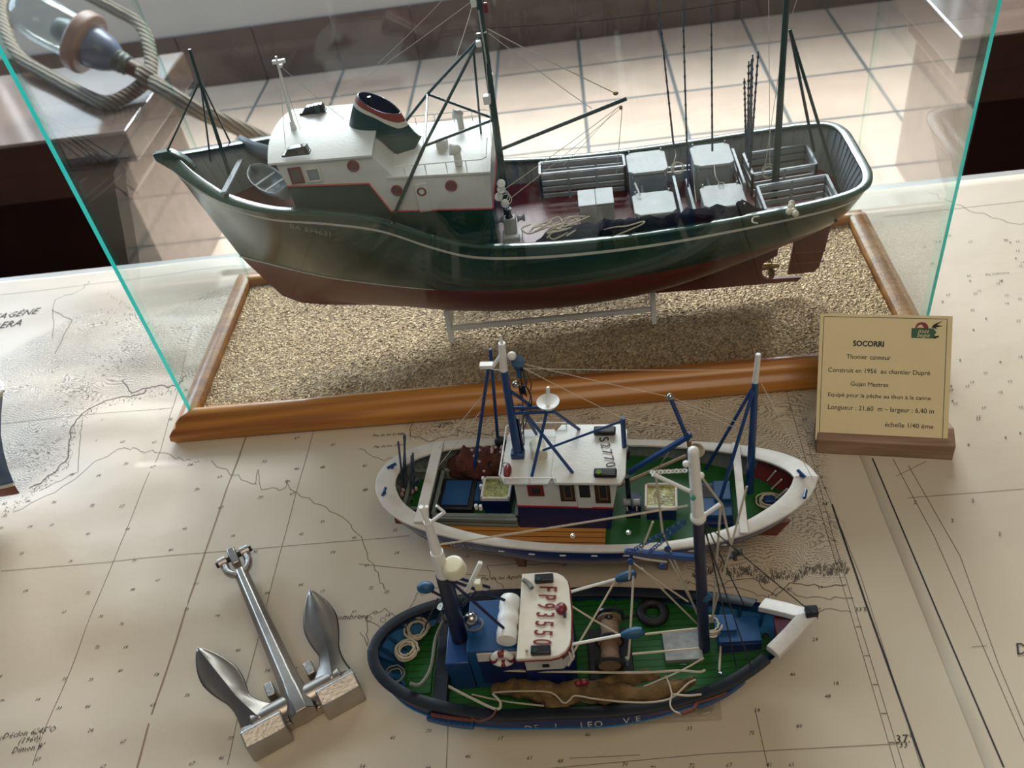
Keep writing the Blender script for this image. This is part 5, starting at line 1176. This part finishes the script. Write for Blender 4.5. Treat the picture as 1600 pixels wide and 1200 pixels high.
# winch
wz = .030; o = bx('winch_bed', z3(922, 1068, D3), z3(985, 985, D3)+V(0, 0, .004), 'black_plastic', b3t, .0006)
for py in (985, 1020):
    q = z3(953, py, .040); b = MB(); b.lathe([(.0075, -.0080), (.0075, -.0068), (.0052, -.0062), (.0056, -.002), (.0052, .0), (.0056, .003), (.0052, .0062), (.0075, .0068), (.0075, .0080)], q, (0, 1, 0), 22); b.build('winch_drum', 'drum_rope' if 'drum_rope' in MATS else mat('drum_rope', (.20,.13,.08), .7, bump=.8, bs=900), o)
for py in (962, 1002, 1040): MB().torus(z3(953, py, .040), .0078, .0012, (0, 1, 0), 20, 6).build('drum_flange', 'black_plastic', o)
MB().ball(z3(951, 962, .044), .0030, 10, 6, (1, 1.4, 1)).build('winch_motor', 'black_plastic', o)
b = MB(); b.torus(z3(979, 1032, .040), .0022, .0007, (1, 0, .3), 12, 5, .5, 5.5); b.build('winch_hook', 'steel', o)
# deck things
q0, q1 = z3(1040, 1037, D3), z3(1092, 987, D3); o = bx('fish_hatch', q0, q1+V(0, 0, .0035), mat('galvanised', (.27,.28,.27), .5, metal=.3, var=.2, vs=200, bump=.2), b3t, .0003); b = MB(); b.torus(z3(1068, 1040, .0265), .0024, .0004, (0, 1, .3), 12, 4, pi, 2*pi); b.build('hatch_handle', 'steel', o)
b = MB(); b.torus(z3(1020, 957, D3+.003), .0072, .0030, (0, 0, 1), 28, 10); b.build('tyre_fender', 'dark_rubber', b3t); b = MB(); b.tube([z3(965, 970, D3+.004), z3(1008, 957, D3+.004)], .0009, 5); b.tube([z3(1030, 952, D3+.004), z3(1060, 925, D3+.010)], .0009, 5); b.build('black_hose', 'black_plastic', b3t)
a, c = z3(1123, 1004, .0345), z3(1183, 962, .0345); o = bx('companion_box', (a.x, a.y, D3), (c.x, c.y, .0345), 'mid_blue', b3t, .0005); bx('companion_lid', (a.x-.0006, a.y+.0065, .0345), (a.x+.0118, c.y+.0008, .0366), 'mid_blue', o, .0003)
bx('box_front', (a.x+.002, a.y-.0012, D3), (c.x-.0005, a.y, .0330), 'deep_blue', o, .0002)
for px, py in ((1196, 998), (1206, 993), (1216, 997)): MB().lathe([(.002, 0), (.0014, .002), (.0020, .0035), (.0001, .004)], z3(px, py, D3+.002), (0, 0, 1), 10).build('bollard', 'dark_rubber', b3t)
b = MB(); b.coil(z3(1110, 985, .030), .0072, .0006, 6, 8, 2.2); b.build('rope_coil', 'string', b3t)
b = MB(); b.ball(z3(1126, 1052, .028), .0016, 8, 5); b.build('shackle', 'chrome', b3t); q = z3(736, 1028+0, .03)
MB().ball(z3(718, 1050, .026), .0010, 8, 5).build('deck_bolt', 'steel', b3t)
# trawl net along the side
mat('net_tan', (.14,.085,.03), .9, bump=1, bs=1100, var=.45, vs=120)
net_heap([z3(768, 1078, .027), z3(800, 1075, .029), z3(845, 1078, .031), z3(880, 1082, .032), z3(910, 1080, .031), z3(955, 1082, .030), z3(1005, 1087, .029), z3(1045, 1078, .030), z3(1085, 1062, .034)], .0062, .75, 'trawl_net', 'net_tan', b3t, .0022, 9)
net_heap([z3(880, 1070, .032), z3(925, 1072, .030), z3(965, 1062, .029), z3(1000, 1056, .029), z3(1030, 1056, .028)], .0036, .8, 'trawl_net', 'net_tan', b3t, .002, 13)
net_heap([z3(845, 1092, .030), z3(870, 1100, .030), z3(895, 1092, .030)], .0055, .8, 'trawl_net', 'net_tan', b3t, .002, 17)
MB().ball(z3(912, 1066, .036), .0022, 10, 6, (1.5, 1, 1)).build('net_float', 'frame_red', b3t); MB().ball(z3(903, 1068, .036), .0018, 10, 6, (1.3, 1, 1)).build('net_float', 'frame_red', b3t)
def rope(nm, pts, r, m='string', z=None, n=6): MB().tube(sm([z3(*p) for p in pts], n), r, 5).build(nm, m, b3t)
rope('net_rope', [(770, 1082, .036), (810, 1080, .037), (860, 1082, .038), (880, 1098, .036), (890, 1094, .036), (899, 1087, .037), (930, 1092, .036), (980, 1097, .036), (1020, 1097, .036), (1050, 1090, .037), (1075, 1068, .040), (1087, 1062, .042)], .0005)
rope('deck_rope', [(697, 1034, .036), (735, 1044, .038), (800, 1048, .042), (900, 1050, .042), (1000, 1051, .040), (1060, 1048, .038), (1092, 1050, .038), (1102, 1047, .038)], .0007)
rope('deck_rope', [(700, 1072, .036), (735, 1090, .036), (775, 1108, .038), (782, 1098, .038), (770, 1084, .038)], .0008, 'string')
rope('deck_rope', [(776, 1108, .040), (768, 1120, .038), (748, 1127, .036), (735, 1120, .036)], .0006, 'frame_brown' if 'frame_brown' in MATS else mat('frame_brown', (.13,.04,.025), .6))
rope('deck_rope', [(737, 1085, .030), (790, 1096, .030), (850, 1103, .030)], .0005)
rope('deck_rope', [(996, 1077, .030), (1060, 1050, .034), (1100, 1028, .038)], .0005); rope('deck_rope', [(1052, 1085, .038), (1075, 1087, .038), (1096, 1085, .038)], .0006); rope('deck_rope', [(1040, 1056, .038), (1046, 1070, .038), (1050, 1085, .038)], .0005)
rope('deck_rope', [(1050, 1085, .038), (1047, 1100, .038), (1052, 1110, .038), (1062, 1115, .038)], .0005)
for l in ([(1008, 991, .05), (1090, 982, .045)], [(988, 1022, .045), (1092, 1013, .045)], [(990, 900, .075), (983, 1018, .055), (979, 1028, .048)], [(1126, 1010, .03), (1124, 1048, .03)]): rope('winch_warp', l, .0007)
Gm = lambda px, py: y3(px, py, 0)
line('rigging_line', [(Gm(1112+55, 760), z3(1110, 973, .045)), (Gm(1126, 790), z3(1113, 972, .045)), (Gm(680, 852), Gm(1075, 790)), (z3(890, 945, .066), z3(965, 990, .055)), (z3(962, 906, .062), z3(893, 1024, .060)), (Gm(985, 875), Gm(983, 905)), (Gm(1003, 888), z3(1090, 975, .045)), (Gm(1040, 862), z3(1092, 960, .050)), (Gm(990, 880), Gm(1075, 940)),
     (Gm(1025, 742), Gm(1035, 830)), (Gm(1035, 830), z3(1092, 965, .05)), (Gm(1095, 743), Gm(1128, 788)), (Gm(990, 870), Gm(1042, 878)), (Gm(1020, 815), Gm(1000, 864)), (Gm(1128, 788), Gm(1144, 860))], .0006, 'string', b3t)
line('rigging_line', [(Gm(1098, 815), z3(1270, 958, .060)), (Gm(1098, 820), z3(1178, 1055, .030)), (Gm(1100, 815), z3(1150, 1040, .030)), (Gm(1100, 812), z3(1165, 950, .035))], .0004, 'dark_string', b3t)
# a white pair from the bead line
for px, py in ((895, 837), (982, 832)): MB().ball(Gm(px, py), .0014, 8, 6).build('glass_bead', 'chrome', b3t)
# outside of the hull: rubbing bars, lettering
def bar3(nm, px0, py0, px1, py1, zc, m, w_=.003, h=.003, n=8):
    b = MB(); pts = []
    for k in range(n+1):
        q = z3(px0+(px1-px0)*k/n, py0+(py1-py0)*k/n, zc); h_ = bv3.ray_cast(V(q.x, -.2, zc), V(0, 1, 0)); pts.append((h_[0] if h_[0] else q)+V(0, -.0012, 0))
    for p, q in zip(pts, pts[1:]): b.bar(p, q+(q-p)*.1, w_, h)
    return b.build(nm, m, b3t, bevel=.0004)
bar3('rubbing_board', 670, 1105, 740, 1130, .030, 'mid_blue', .004, .004); bar3('rubbing_board', 1090, 1112, 1165, 1088, .026, 'mid_blue', .004, .004)
bar3('red_rubbing_bar', 675, 1095, 740, 1115, .034, 'frame_brown', .0020, .0020); bar3('red_rubbing_bar', 1065, 1112, 1135, 1088, .031, 'frame_brown', .0020, .0020)
lettering('DE   L    LEO    V.E', .0062, 'thick_white', b3t, XYZ((.001, -.1, .0258), (1, 0, 0), (0, 0, 1)), 'name_lettering', wrap=(bv3, (0, 1, 0)), lift=.0004, space=1.3)
lettering('FP', .0060, 'thick_white', b3t, XYZ((.1080, -.1, .0335), (1, 0, .2), (0, 0, 1)), 'bow_lettering', wrap=(bv3, (0, 1, 0)), lift=.0004)
b = MB(); pts = []
for i in range(2, len(H3.pl)-2): q = H3.pt(i, H3.pl[i][2]-.0075); pts.append(V(q.x, -q.y-.0004, q.z))
b.tube(pts, .0006, 4); b.build('hull_trim_line', 'hull_blue_light', b3t)
# acrylic plinth
ap3 = thing('acrylic_plinth', Frame(-.018, .287, .003), 'clear acrylic plinth with round feet under the dark blue model marked FP 93550', 'stand')
def clear_acrylic():
    glass('clear_acrylic', (.97,.96,.955), 1.45, .02)
clear_acrylic()
x0, x1, y0, y1 = P(757, 1153, .004).x+.018, P(1133, 1150, .004).x+.018, P(755, 1150, .004).y-.287+.003, .035
MB().bb((x0, y0, .0), (x1, y1, .0035)).build('plate', 'clear_acrylic', ap3, bevel=.001)
for x in (x0+.010, x1-.010):
    for y in (y0+.008, y1-.008): MB().lathe([(.0062, 0), (.0062, .0022), (.005, .0028), (.0001, .0026)], (x, y, .0036), (0, 0, 1), 24).build('foot', 'clear_acrylic', ap3)
for x in (-.045, .045): MB().bb((x-.002, -.016, .0036), (x+.002, .016, .0088)).build('support_rib', 'acrylic', ap3)
# ================================================================ sign card on its wooden foot
sa, sb = P(1274, 712), P(1487, 724); ang = math.degrees(atan2(sb.y-sa.y, sb.x-sa.x)); SW = (sb-sa).length
FS = Frame(sa.x, sa.y, .0030, ang)
sg = thing('caption_card', FS, 'cream caption card reading SOCORRI, leaning in a wooden foot beside the glass case', 'sign')
wood('walnut', (.20,.12,.07), (.40,.26,.17), (10, 150, 150), .5, .1)
MB().prism([(0, 0, 0), (0, .027, 0), (0, .030, .010), (0, .015, .018), (0, .001, .0135)], (SW, 0, 0)).build('wooden_foot', 'walnut', sg, bevel=.0008)
mat('card_cream', (.78,.66,.38), .5, var=.02); mat('logo_red', (.25,.03,.03), .6); mat('logo_green', (.02,.12,.06), .6)
c00 = FS.y(1274, 676, .0065); c10 = FS.y(1480, 690, .0065); c10 = V(c10.x, c00.y, c00.z); CW = (c10-c00).length
up = V(0, .0602, .0640).normalized(); CH = .0885
# card corners follow the lean
t0 = FS.y(1282, 490, c00.y+up.y*CH)
X_ = (c10-c00).normalized(); N_ = X_.cross(up)
def cp(u, v, n=0): return c00 + X_*(u*CW) + up*(v*CH) + N_*n
MB().prism([cp(0, -.06), cp(1, -.06), cp(1, 1), cp(0, 1)], -N_*.0016).build('card', 'card_cream', sg, bevel=.0002)
b = MB()
def cl(u0, v0, u1, v1, w=.0004):
    a, c = cp(u0, v0, .0001), cp(u1, v1, .0001); d = (c-a).normalized(); s_ = N_.cross(d)*w/2; b.add([a-s_, c-s_, c+s_, a+s_], [(0,1,2,3)])
cl(.03, .0, .03, .975); cl(.03, .975, .96, .975); cl(.96, .975, .96, .0); b.build('border_line', 'ink', sg, smooth=0, clean=False)
for s, u, v, sz, bo, fw in (('SOCORRI', .38, .755, .0055, .00018, 0.235), ('Thonier canneur', .385, .645, .0049, 0, 0.335), ('Construit en 1956  au chantier Dupré', .465, .53, .0047, 0, 0.77), ('Gujan Mestras', .40, .42, .0044, 0, 0.285),
                        ('Equipé pour la pêche au thon à la canne', .475, .325, .0042, 0, 0.775), ('Longueur : 21,60  m – largeur : 6,40 m', .49, .22, .0049, 0, 0.8), ('échelle 1/40 éme', .71, .095, .0048, 0, 0.36)):
    o = lettering(s, sz, 'ink', sg, XYZ(cp(u, v, .0002), X_, up), 'printed_text', ext=.00005, bold=bo, fit=(fw*CW, 0))
b = MB(); c = cp(.775, .895, .0002); n = 16; vs = [c]+[c+X_*.0045*cos(pi*k/n)+up*.0045*sin(pi*k/n) for k in range(n+1)]; b.add(vs, [(0, k+1, k+2) for k in range(n)]); b.build('logo_arch', 'logo_red', sg, smooth=0)
b = MB(); b.add([cp(.70, .815, .0003), cp(.885, .815, .0003), cp(.87, .845, .0003), cp(.885, .865, .0003), cp(.86, .895, .0003), cp(.70, .895, .0003)], [(0,1,2,3,4,5)]); b.build('logo_panel', 'logo_green', sg, smooth=0)
b = MB(); b.add([cp(.735, .90, .0004), cp(.79, .90, .0004), cp(.77, .925, .0004), cp(.755, .92, .0004)], [(0,1,2,3)]); b.build('logo_inset', 'card_cream', sg, smooth=0)
lettering('itsas', .0042, 'card_cream', sg, XYZ(cp(.785, .872, .0005), X_, up), 'logo_text', ext=.00003, shear=.4); lettering('begia', .0042, 'card_cream', sg, XYZ(cp(.785, .838, .0005), X_, up), 'logo_text', ext=.00003, shear=.4)
b = MB(); b.add([cp(.845, .905, .0004), cp(.865, .93, .0004), cp(.93, .962, .0004), cp(.885, .925, .0004), cp(.93, .915, .0004), cp(.875, .905, .0004), cp(.89, .89, .0004)], [(0,1,2,3,4,5,6)]); b.add([cp(.86, .83, .0005), cp(.905, .84, .0005), cp(.90, .825, .0005), cp(.87, .815, .0005)], [(0,1,2,3)]); b.build('logo_bird', 'ink', sg, smooth=0)

# ================================================================ stockless anchor
FA = Frame(-.205, .2695, .0025, 30)
an = thing('model_anchor', FA, 'polished metal stockless anchor lying flat on the chart left of the models', 'anchor')
mat('anchor_steel', (.40,.365,.32), .36, metal=1, var=.2, vs=35, bump=.15, bs=120)
mat('anchor_satin', (.46,.43,.39), .45, metal=1, var=.12, vs=50, bump=.3, bs=500)
az = FA.z
# crown with two shoulders
b = MB(); b.cyl((-.030, .004, .0095), (.030, .004, .0095), .0080, n=20); b.bb((-.013, -.0075, .003), (.013, .005, .0105)); cr = b.build('crown', 'anchor_steel', an, bevel=.001, bseg=2)
for s in (-1, 1):
    b = MB(); x0, x1 = s*.0115, s*.0375; b.prism([(min(x0, x1), -.0135, .0005), (min(x0, x1), .004, .0005), (min(x0, x1), .006, .012), (min(x0, x1), -.002, .0195), (min(x0, x1), -.0115, .0155)], (abs(x1-x0), 0, 0)); b.build('shoulder', 'anchor_satin', an, bevel=.0010, bseg=2)
    # fluke: leaf with a raised spine, curved root
    rows = []
    for k in range(19):
        t = k/18; y = .002+.064*t; zc = .0115+.017*t**1.1
        if t < .32: c_ = .024+.008*(t/.32)*.6; hwd = .0135-.0065*sin(pi/2*t/.32)
        else:
            u = (t-.32)/.68; c_ = .0288+.0045*u; hwd = .0070+.0045*sin(pi/2*min(1, u/.42)) if u < .42 else .0115*(1-((u-.42)/.58)**1.7)**.95+.0002
        inner = -.010*(1-t/.32)**2 if t < .32 else 0
        row = []
        for j in range(13):
            w = -1+2*j/12; x = c_+w*hwd+(inner if w < 0 else 0)*(-w); ridge = .0034*(1-abs(w)); dish = -.0016*(1-(2*abs(w)-1)**2)*.6
            fk = min(1, hwd/.009); ridge *= fk; dish *= fk; x += (.011*t if s < 0 else .001*t)
            row.append(V(s*x, y, zc+ridge+dish+.0025*(1-t)**2*(1-w*w)))
        rows.append(row)
    b = MB(); b.grid(rows); o = b.build('fluke', 'anchor_steel', an, smooth=28); md = o.modifiers.new('t', 'SOLIDIFY'); md.thickness = .0026; md.offset = -1
s0 = V(0, -.0085, .0120); s1 = az(376, 893, .0125)
def shank(t0, t1, w0, w1, h0, h1):
    a, c = s0.lerp(s1, t0), s0.lerp(s1, t1); d = (c-a).normalized(); u = V(d.y, -d.x, 0).normalized(); rows = []
    for q, w, h in ((a, w0, h0), (c, w1, h1)): rows.append([q+u*(w*cos(k*pi/4+pi/8))/.92+V(0, 0, h*sin(k*pi/4+pi/8)/.92) for k in range(8)])
    return rows
b = MB(); r1 = shank(0, .12, .0082, .0082, .0075, .0075); r2 = shank(.2, 1, .0068, .0048, .0060, .0046); b.grid(r1+r2, wrap=True); b.f += [list(range(8)), list(range(24, 32))[::-1]]; b.m += [0, 0]; b.build('shank', 'anchor_steel', an, smooth=25, bevel=.0006)
MB().bb((-.0090, -.0072, .0035), (.0090, .006, .0128)).build('slot_shade_block', 'dark_rubber', an)  # dark block stands in for the shade in the gap round the shank
for sx in (-1, 1): MB().bb((sx*.0135-.0028, .016, .002), (sx*.0135+.0028, .026, .0135)).build('trip_lug', 'anchor_satin', an, bevel=.0008)
d = (s1-s0).normalized(); u = V(d.y, -d.x, 0).normalized(); c = s1+d*.002; b = MB(); pts = []
for k in range(13): a = pi*k/12; pts.append(c + u*(-.0082*cos(a)) + d*(.004-.0088*sin(a)) + V(0, 0, .0015))
pts = [c-u*.0082+d*.012+V(0,0,.0015)] + pts + [c+u*.0082+d*.012+V(0,0,.0015)]
b.tube(pts, .0028, 10); sk = b.build('shackle_bow', 'anchor_satin', an)
for sx in (-1, 1): MB().cyl(c+u*sx*.0055+d*.0125+V(0,0,.0015), c+u*sx*.0115+d*.0125+V(0,0,.0015), .0042, n=14).build('shackle_eye', 'anchor_satin', sk)
MB().cyl(c-u*.0135+d*.0125+V(0,0,.0015), c+u*.0135+d*.0125+V(0,0,.0015), .0022, n=12).build('shackle_pin', 'dark_rubber', sk)
MB().bar(c+d*.002+V(0, 0, .003), c+d*.0175+V(0, 0, .004), .0060, .0075).build('shank_eye', 'anchor_steel', an, bevel=.001)

# ================================================================ bow of a fourth model at the left edge
bz = .003; F4 = Frame(W0.y(40, 785, .462).x-.085, .462, bz, 2)
b4 = thing('model_fishing_boat', F4, 'bow of a blue model with red bottom, cut off by the left picture edge', 'model boat')
tip = F4.y(5, 612, 0); foot = F4.y(38, 783, 0)
LB = tip.x
plan4 = [(0, 0, tip.z-.004, .03, .5), (.02, .025, tip.z-.005, .024, .5), (.10, .045, tip.z-.007, .018, .7), (.35, .052, tip.z-.011, .014, .8), (.6, .047, tip.z-.010, .013, .6), (.8, .034, tip.z-.005, .013, .35), (.92, .021, tip.z-.002, .014, .2), (.98, .010, tip.z, .015, .1), (1, 0, tip.z, .016, 0)]
H4 = Hull(plan4, [(0, -.17), (.1, -.18)], [(foot.z, foot.x-.002), (foot.z+.006, foot.x+.001), (F4.y(24, 760, 0).z, F4.y(24, 760, 0).x), (F4.y(8, 720, 0).z, F4.y(8, 720, 0).x), (F4.y(0, 670, 0).z, F4.y(0, 670, 0).x), (tip.z, tip.x)])
for i in range(len(H4.pl)): H4.pl[i][3] = max(H4.pl[i][3], foot.z if H4.pl[i][0] > .9 else H4.pl[i][3])
H4.shell(lambda x: foot.z+.020+.004*max(0, x-.7), [(.004, 2), (.010, 1)][:1], 4, 5).build('hull', ['red_bottom', 'sky_hull' if 'sky_hull' in MATS else mat('sky_hull', (.01,.07,.20), .25, coat=.5, var=.1), 'rail_white'], b4, smooth=50)
H4.cap(.0015, .007, .002).build('cap_rail', 'thick_white', b4); H4.lining(lambda x: .058, .002).build('bulwark_lining', 'sky_blue', b4); H4.deck(lambda x: .058).build('deck', 'white_paint', b4)
b = MB(); pts = []
for i, r in enumerate(H4.pl):
    if r[0] > .5: q = H4.pt(i, foot.z+.0205+.004*max(0, r[0]-.7)); pts.append(V(q.x, -q.y-.0004, q.z))
b.tube(pts, .0016, 6); b.build('boot_line', 'rail_white', b4)
bx('keel_block', (-.10, -.006, .0022), (-.05, .006, .0135), 'acrylic', b4)
ac4 = tag(MB().bb((-.10, -.045, 0), (.035, .045, .002)).build('acrylic_plinth', 'clear_acrylic', None, bevel=.0008), 'clear acrylic plinth under the model cut off by the left picture edge', 'stand'); ac4.location = F4.loc + V(-.025, 0, -.0002)

# ================================================================ benches beyond the table
wood('bench_wood', (.12,.065,.040), (.20,.12,.078), (3, 26, 26), .30, .7, .2)
wood('bench_top_wood', (.12,.075,.055), (.20,.135,.10), (3, 26, 26), .22, 1.0, .2)
mat('bench_panel_shade', (.012,.0025,.002), .8, spec=.1, var=.4, vs=4)  # near-black for the panel: the shade under the bench is in the colour
MATS['bench_top_wood'].node_tree.nodes['Principled BSDF'].inputs['Coat IOR'].default_value = 2.2; MATS['bench_top_wood'].node_tree.nodes['Principled BSDF'].inputs['Coat Roughness'].default_value = .12
mat('bench_wood_shaded', (.030,.008,.004), .6, var=.3, vs=8, spec=.2)  # shaded copy of the bench wood, for the backlit front
ZT = -.27; TH = .075
def bench(x_in, x_out, y0, y1, lab):
    s = 1 if x_out > x_in else -1; F = Frame(x_in, (y0+y1)/2, FZ); r = thing('wooden_bench', F, lab, 'bench'); hz = ZT-FZ; yy0, yy1 = y0-(y0+y1)/2, y1-(y0+y1)/2; L_ = abs(x_out-x_in)
    a = MB(); a.bb((0, yy0, hz-TH), (s*L_, yy1, hz)); a.build('bench_top', 'bench_top_wood', r, bevel=.004)
    MB().bb((0, yy0-.004, hz-TH+.002), (s*L_, yy0-.0002, hz-.006)).build('front_shade_strip', 'bench_wood_shaded', r, bevel=.001)  # added strip over the slab's front face, its shade put into the colour
    for xo in (.045, L_-.145):
        b = MB(); pr = [(xo, hz-TH), (xo, hz-TH-.075), (xo+.028, hz-TH-.105), (xo+.028, 0), (xo+.10, 0), (xo+.10, hz-TH)]
        b.prism([(s*x, yy0+.03, z) for x, z in pr], (0, yy1-yy0-.06, 0)); b.build('bench_leg', 'bench_wood', r, bevel=.003)
    b = MB(); b.bb((s*.0735, yy0+.020, .0), (s*(L_-.08), yy0+.0295, hz-TH)); b.build('bench_panel', 'bench_panel_shade', r)  # set forward over the leg fronts so they look unlit
    b = MB(); b.bb((s*.046, yy0+.010, hz-TH-.075), (s*(L_-.05), yy0+.0195, hz-TH)); b.build('bench_apron', 'bench_wood_shaded', r)  # apron coloured dark to stand for the backlit side
    return r
bench(-1.01, -2.9, 1.82, 2.27, 'panelled wooden bench with shade-coloured front at the left behind the table, carrying the glass lantern')
bench(.765, 2.6, 1.775, 2.23, 'panelled wooden bench with shade-coloured front at the right behind the table, empty top')

# ================================================================ glass lantern with ropes
la = P(226, 117, -.225)
def atdepth(px, py, ref, dd=0): d = pray(px, py); return CC + d*(((ref-CC).dot(CF)+dd)/d.dot(CF))
lb2 = atdepth(24, 8, la, -.03); ax = (lb2-la).normalized(); FL = Frame(la.x, la.y, ZT, 0)
ln = thing('ship_lantern', FL, 'glass ship lantern with wooden collar and blue grey cap lying on the left bench', 'lantern'); MB.off = FL.loc
LL = (lb2-la).length
MB().cyl(la, la+ax*.060, .017, .020, 20).build('wooden_plug', mat('plug_wood', (.16,.09,.05), .5, bump=.4, bs=60), ln)
MB().lathe([(.020, .040), (.024, .044), (.023, .051), (.026, .056), (.024, .063), (.027, .068), (.024, .074)], la, ax, 24).build('threaded_neck', mat('neck_grey', (.17,.20,.17), .5, var=.3), ln)
MB().lathe([(.022, .068), (.032, .078), (.042, .097), (.048, .122), (.049, .140), (.046, .155)], la, ax, 32).build('lantern_cap', mat('cap_blue', (.17,.20,.29), .28, var=.15, vs=20), ln)
MB().lathe([(.050, .136), (.069, .138), (.0735, .143), (.0735, .166), (.069, .171), (.050, .172)], la, ax, 32).build('wooden_collar', mat('collar_wood', (.30,.185,.135), .45, bump=.3, bs=40, var=.15, vs=20), ln, bevel=.003)
glass('lantern_glass', (.90,.95,.95), 1.7, .02)
MB().lathe([(.048, .166), (.054, .176), (.056, .24), (.056, LL-.05), (.050, LL-.018), (.030, LL+.002), (.0001, LL+.008)], la, ax, 32).build('glass_globe', 'lantern_glass', ln)
MB().lathe([(.0001, .170), (.030, .172), (.031, .205), (.024, .225), (.0001, .228)], la, ax, 24).build('bulb_holder', mat('holder_grey', (.22,.24,.24), .35), ln)
MB.off = V(0, 0, 0)
def rope_mat():
    m = bpy.data.materials.new('twisted_rope'); m.use_nodes = True; nt = m.node_tree; b = nt.nodes['Principled BSDF']; L = nt.links.new
    tc = nd(nt, 'ShaderNodeTexCoord'); wv = nd(nt, 'ShaderNodeTexWave'); wv.inputs['Scale'].default_value = 36; wv.inputs['Distortion'].default_value = 1.5; wv.wave_type = 'BANDS'; wv.bands_direction = 'DIAGONAL'
    L(tc.outputs['Object'], wv.inputs['Vector']); cr = nd(nt, 'ShaderNodeValToRGB'); cr.color_ramp.elements[0].color = (.13,.105,.075,1); cr.color_ramp.elements[1].color = (.30,.255,.19,1); L(wv.outputs[0], cr.inputs[0]); L(cr.outputs[0], b.inputs['Base Color'])
    bp = nd(nt, 'ShaderNodeBump'); bp.inputs['Strength'].default_value = .8; bp.inputs['Distance'].default_value = .006; L(wv.outputs[0], bp.inputs['Height']); L(bp.outputs[0], b.inputs['Normal']); b.inputs['Roughness'].default_value = .85; MATS['twisted_rope'] = m
rope_mat()
def big_rope(pts, r, lab):
    p = [W0.z(*q) for q in pts]; b = MB(); b.tube(sm(p, 10), r, 12); return tag(b.build('rope', 'twisted_rope'), lab, 'rope')
big_rope([(-40, -60, -.20), (0, -10, -.20), (8, 45, -.22), (30, 88, -.24), (80, 120, -.25), (140, 152, -.253), (172, 160, -.253), (202, 147, -.250), (228, 128, -.238)], .0165, 'grey beige rope looping below the lantern on the left bench')
big_rope([(90, -30, -.10), (140, -6, -.12), (185, 18, -.15), (212, 33, -.17), (228, 55, -.19), (236, 90, -.205), (234, 122, -.215)], .0155, 'grey beige rope rising above the lantern towards the wall')
big_rope([(218, 112, -.225), (258, 142, -.23), (300, 168, -.27), (350, 190, -.34), (400, 212, -.42), (430, 226, -.50), (470, 245, -.66), (500, 262, -.765)], .019, 'thick pale rope running from the lantern down to the tiles behind the green trawler')
b = MB(); c = W0.z(232, 124, -.222)
for k in range(3): b.torus(c+V(0, .004*k, 0), .022, .012, (1, .2+.5*k, .6), 20, 8)
tag(b.build('rope_lashing', 'twisted_rope'), 'tight knot of rope lashing at the neck of the lantern', 'rope')
# ---------------------------------------------------------------- lift everything from table height
for o in bpy.data.objects:
    if o.parent is None and o.type in ('MESH', 'EMPTY'): o.location.z += TZ
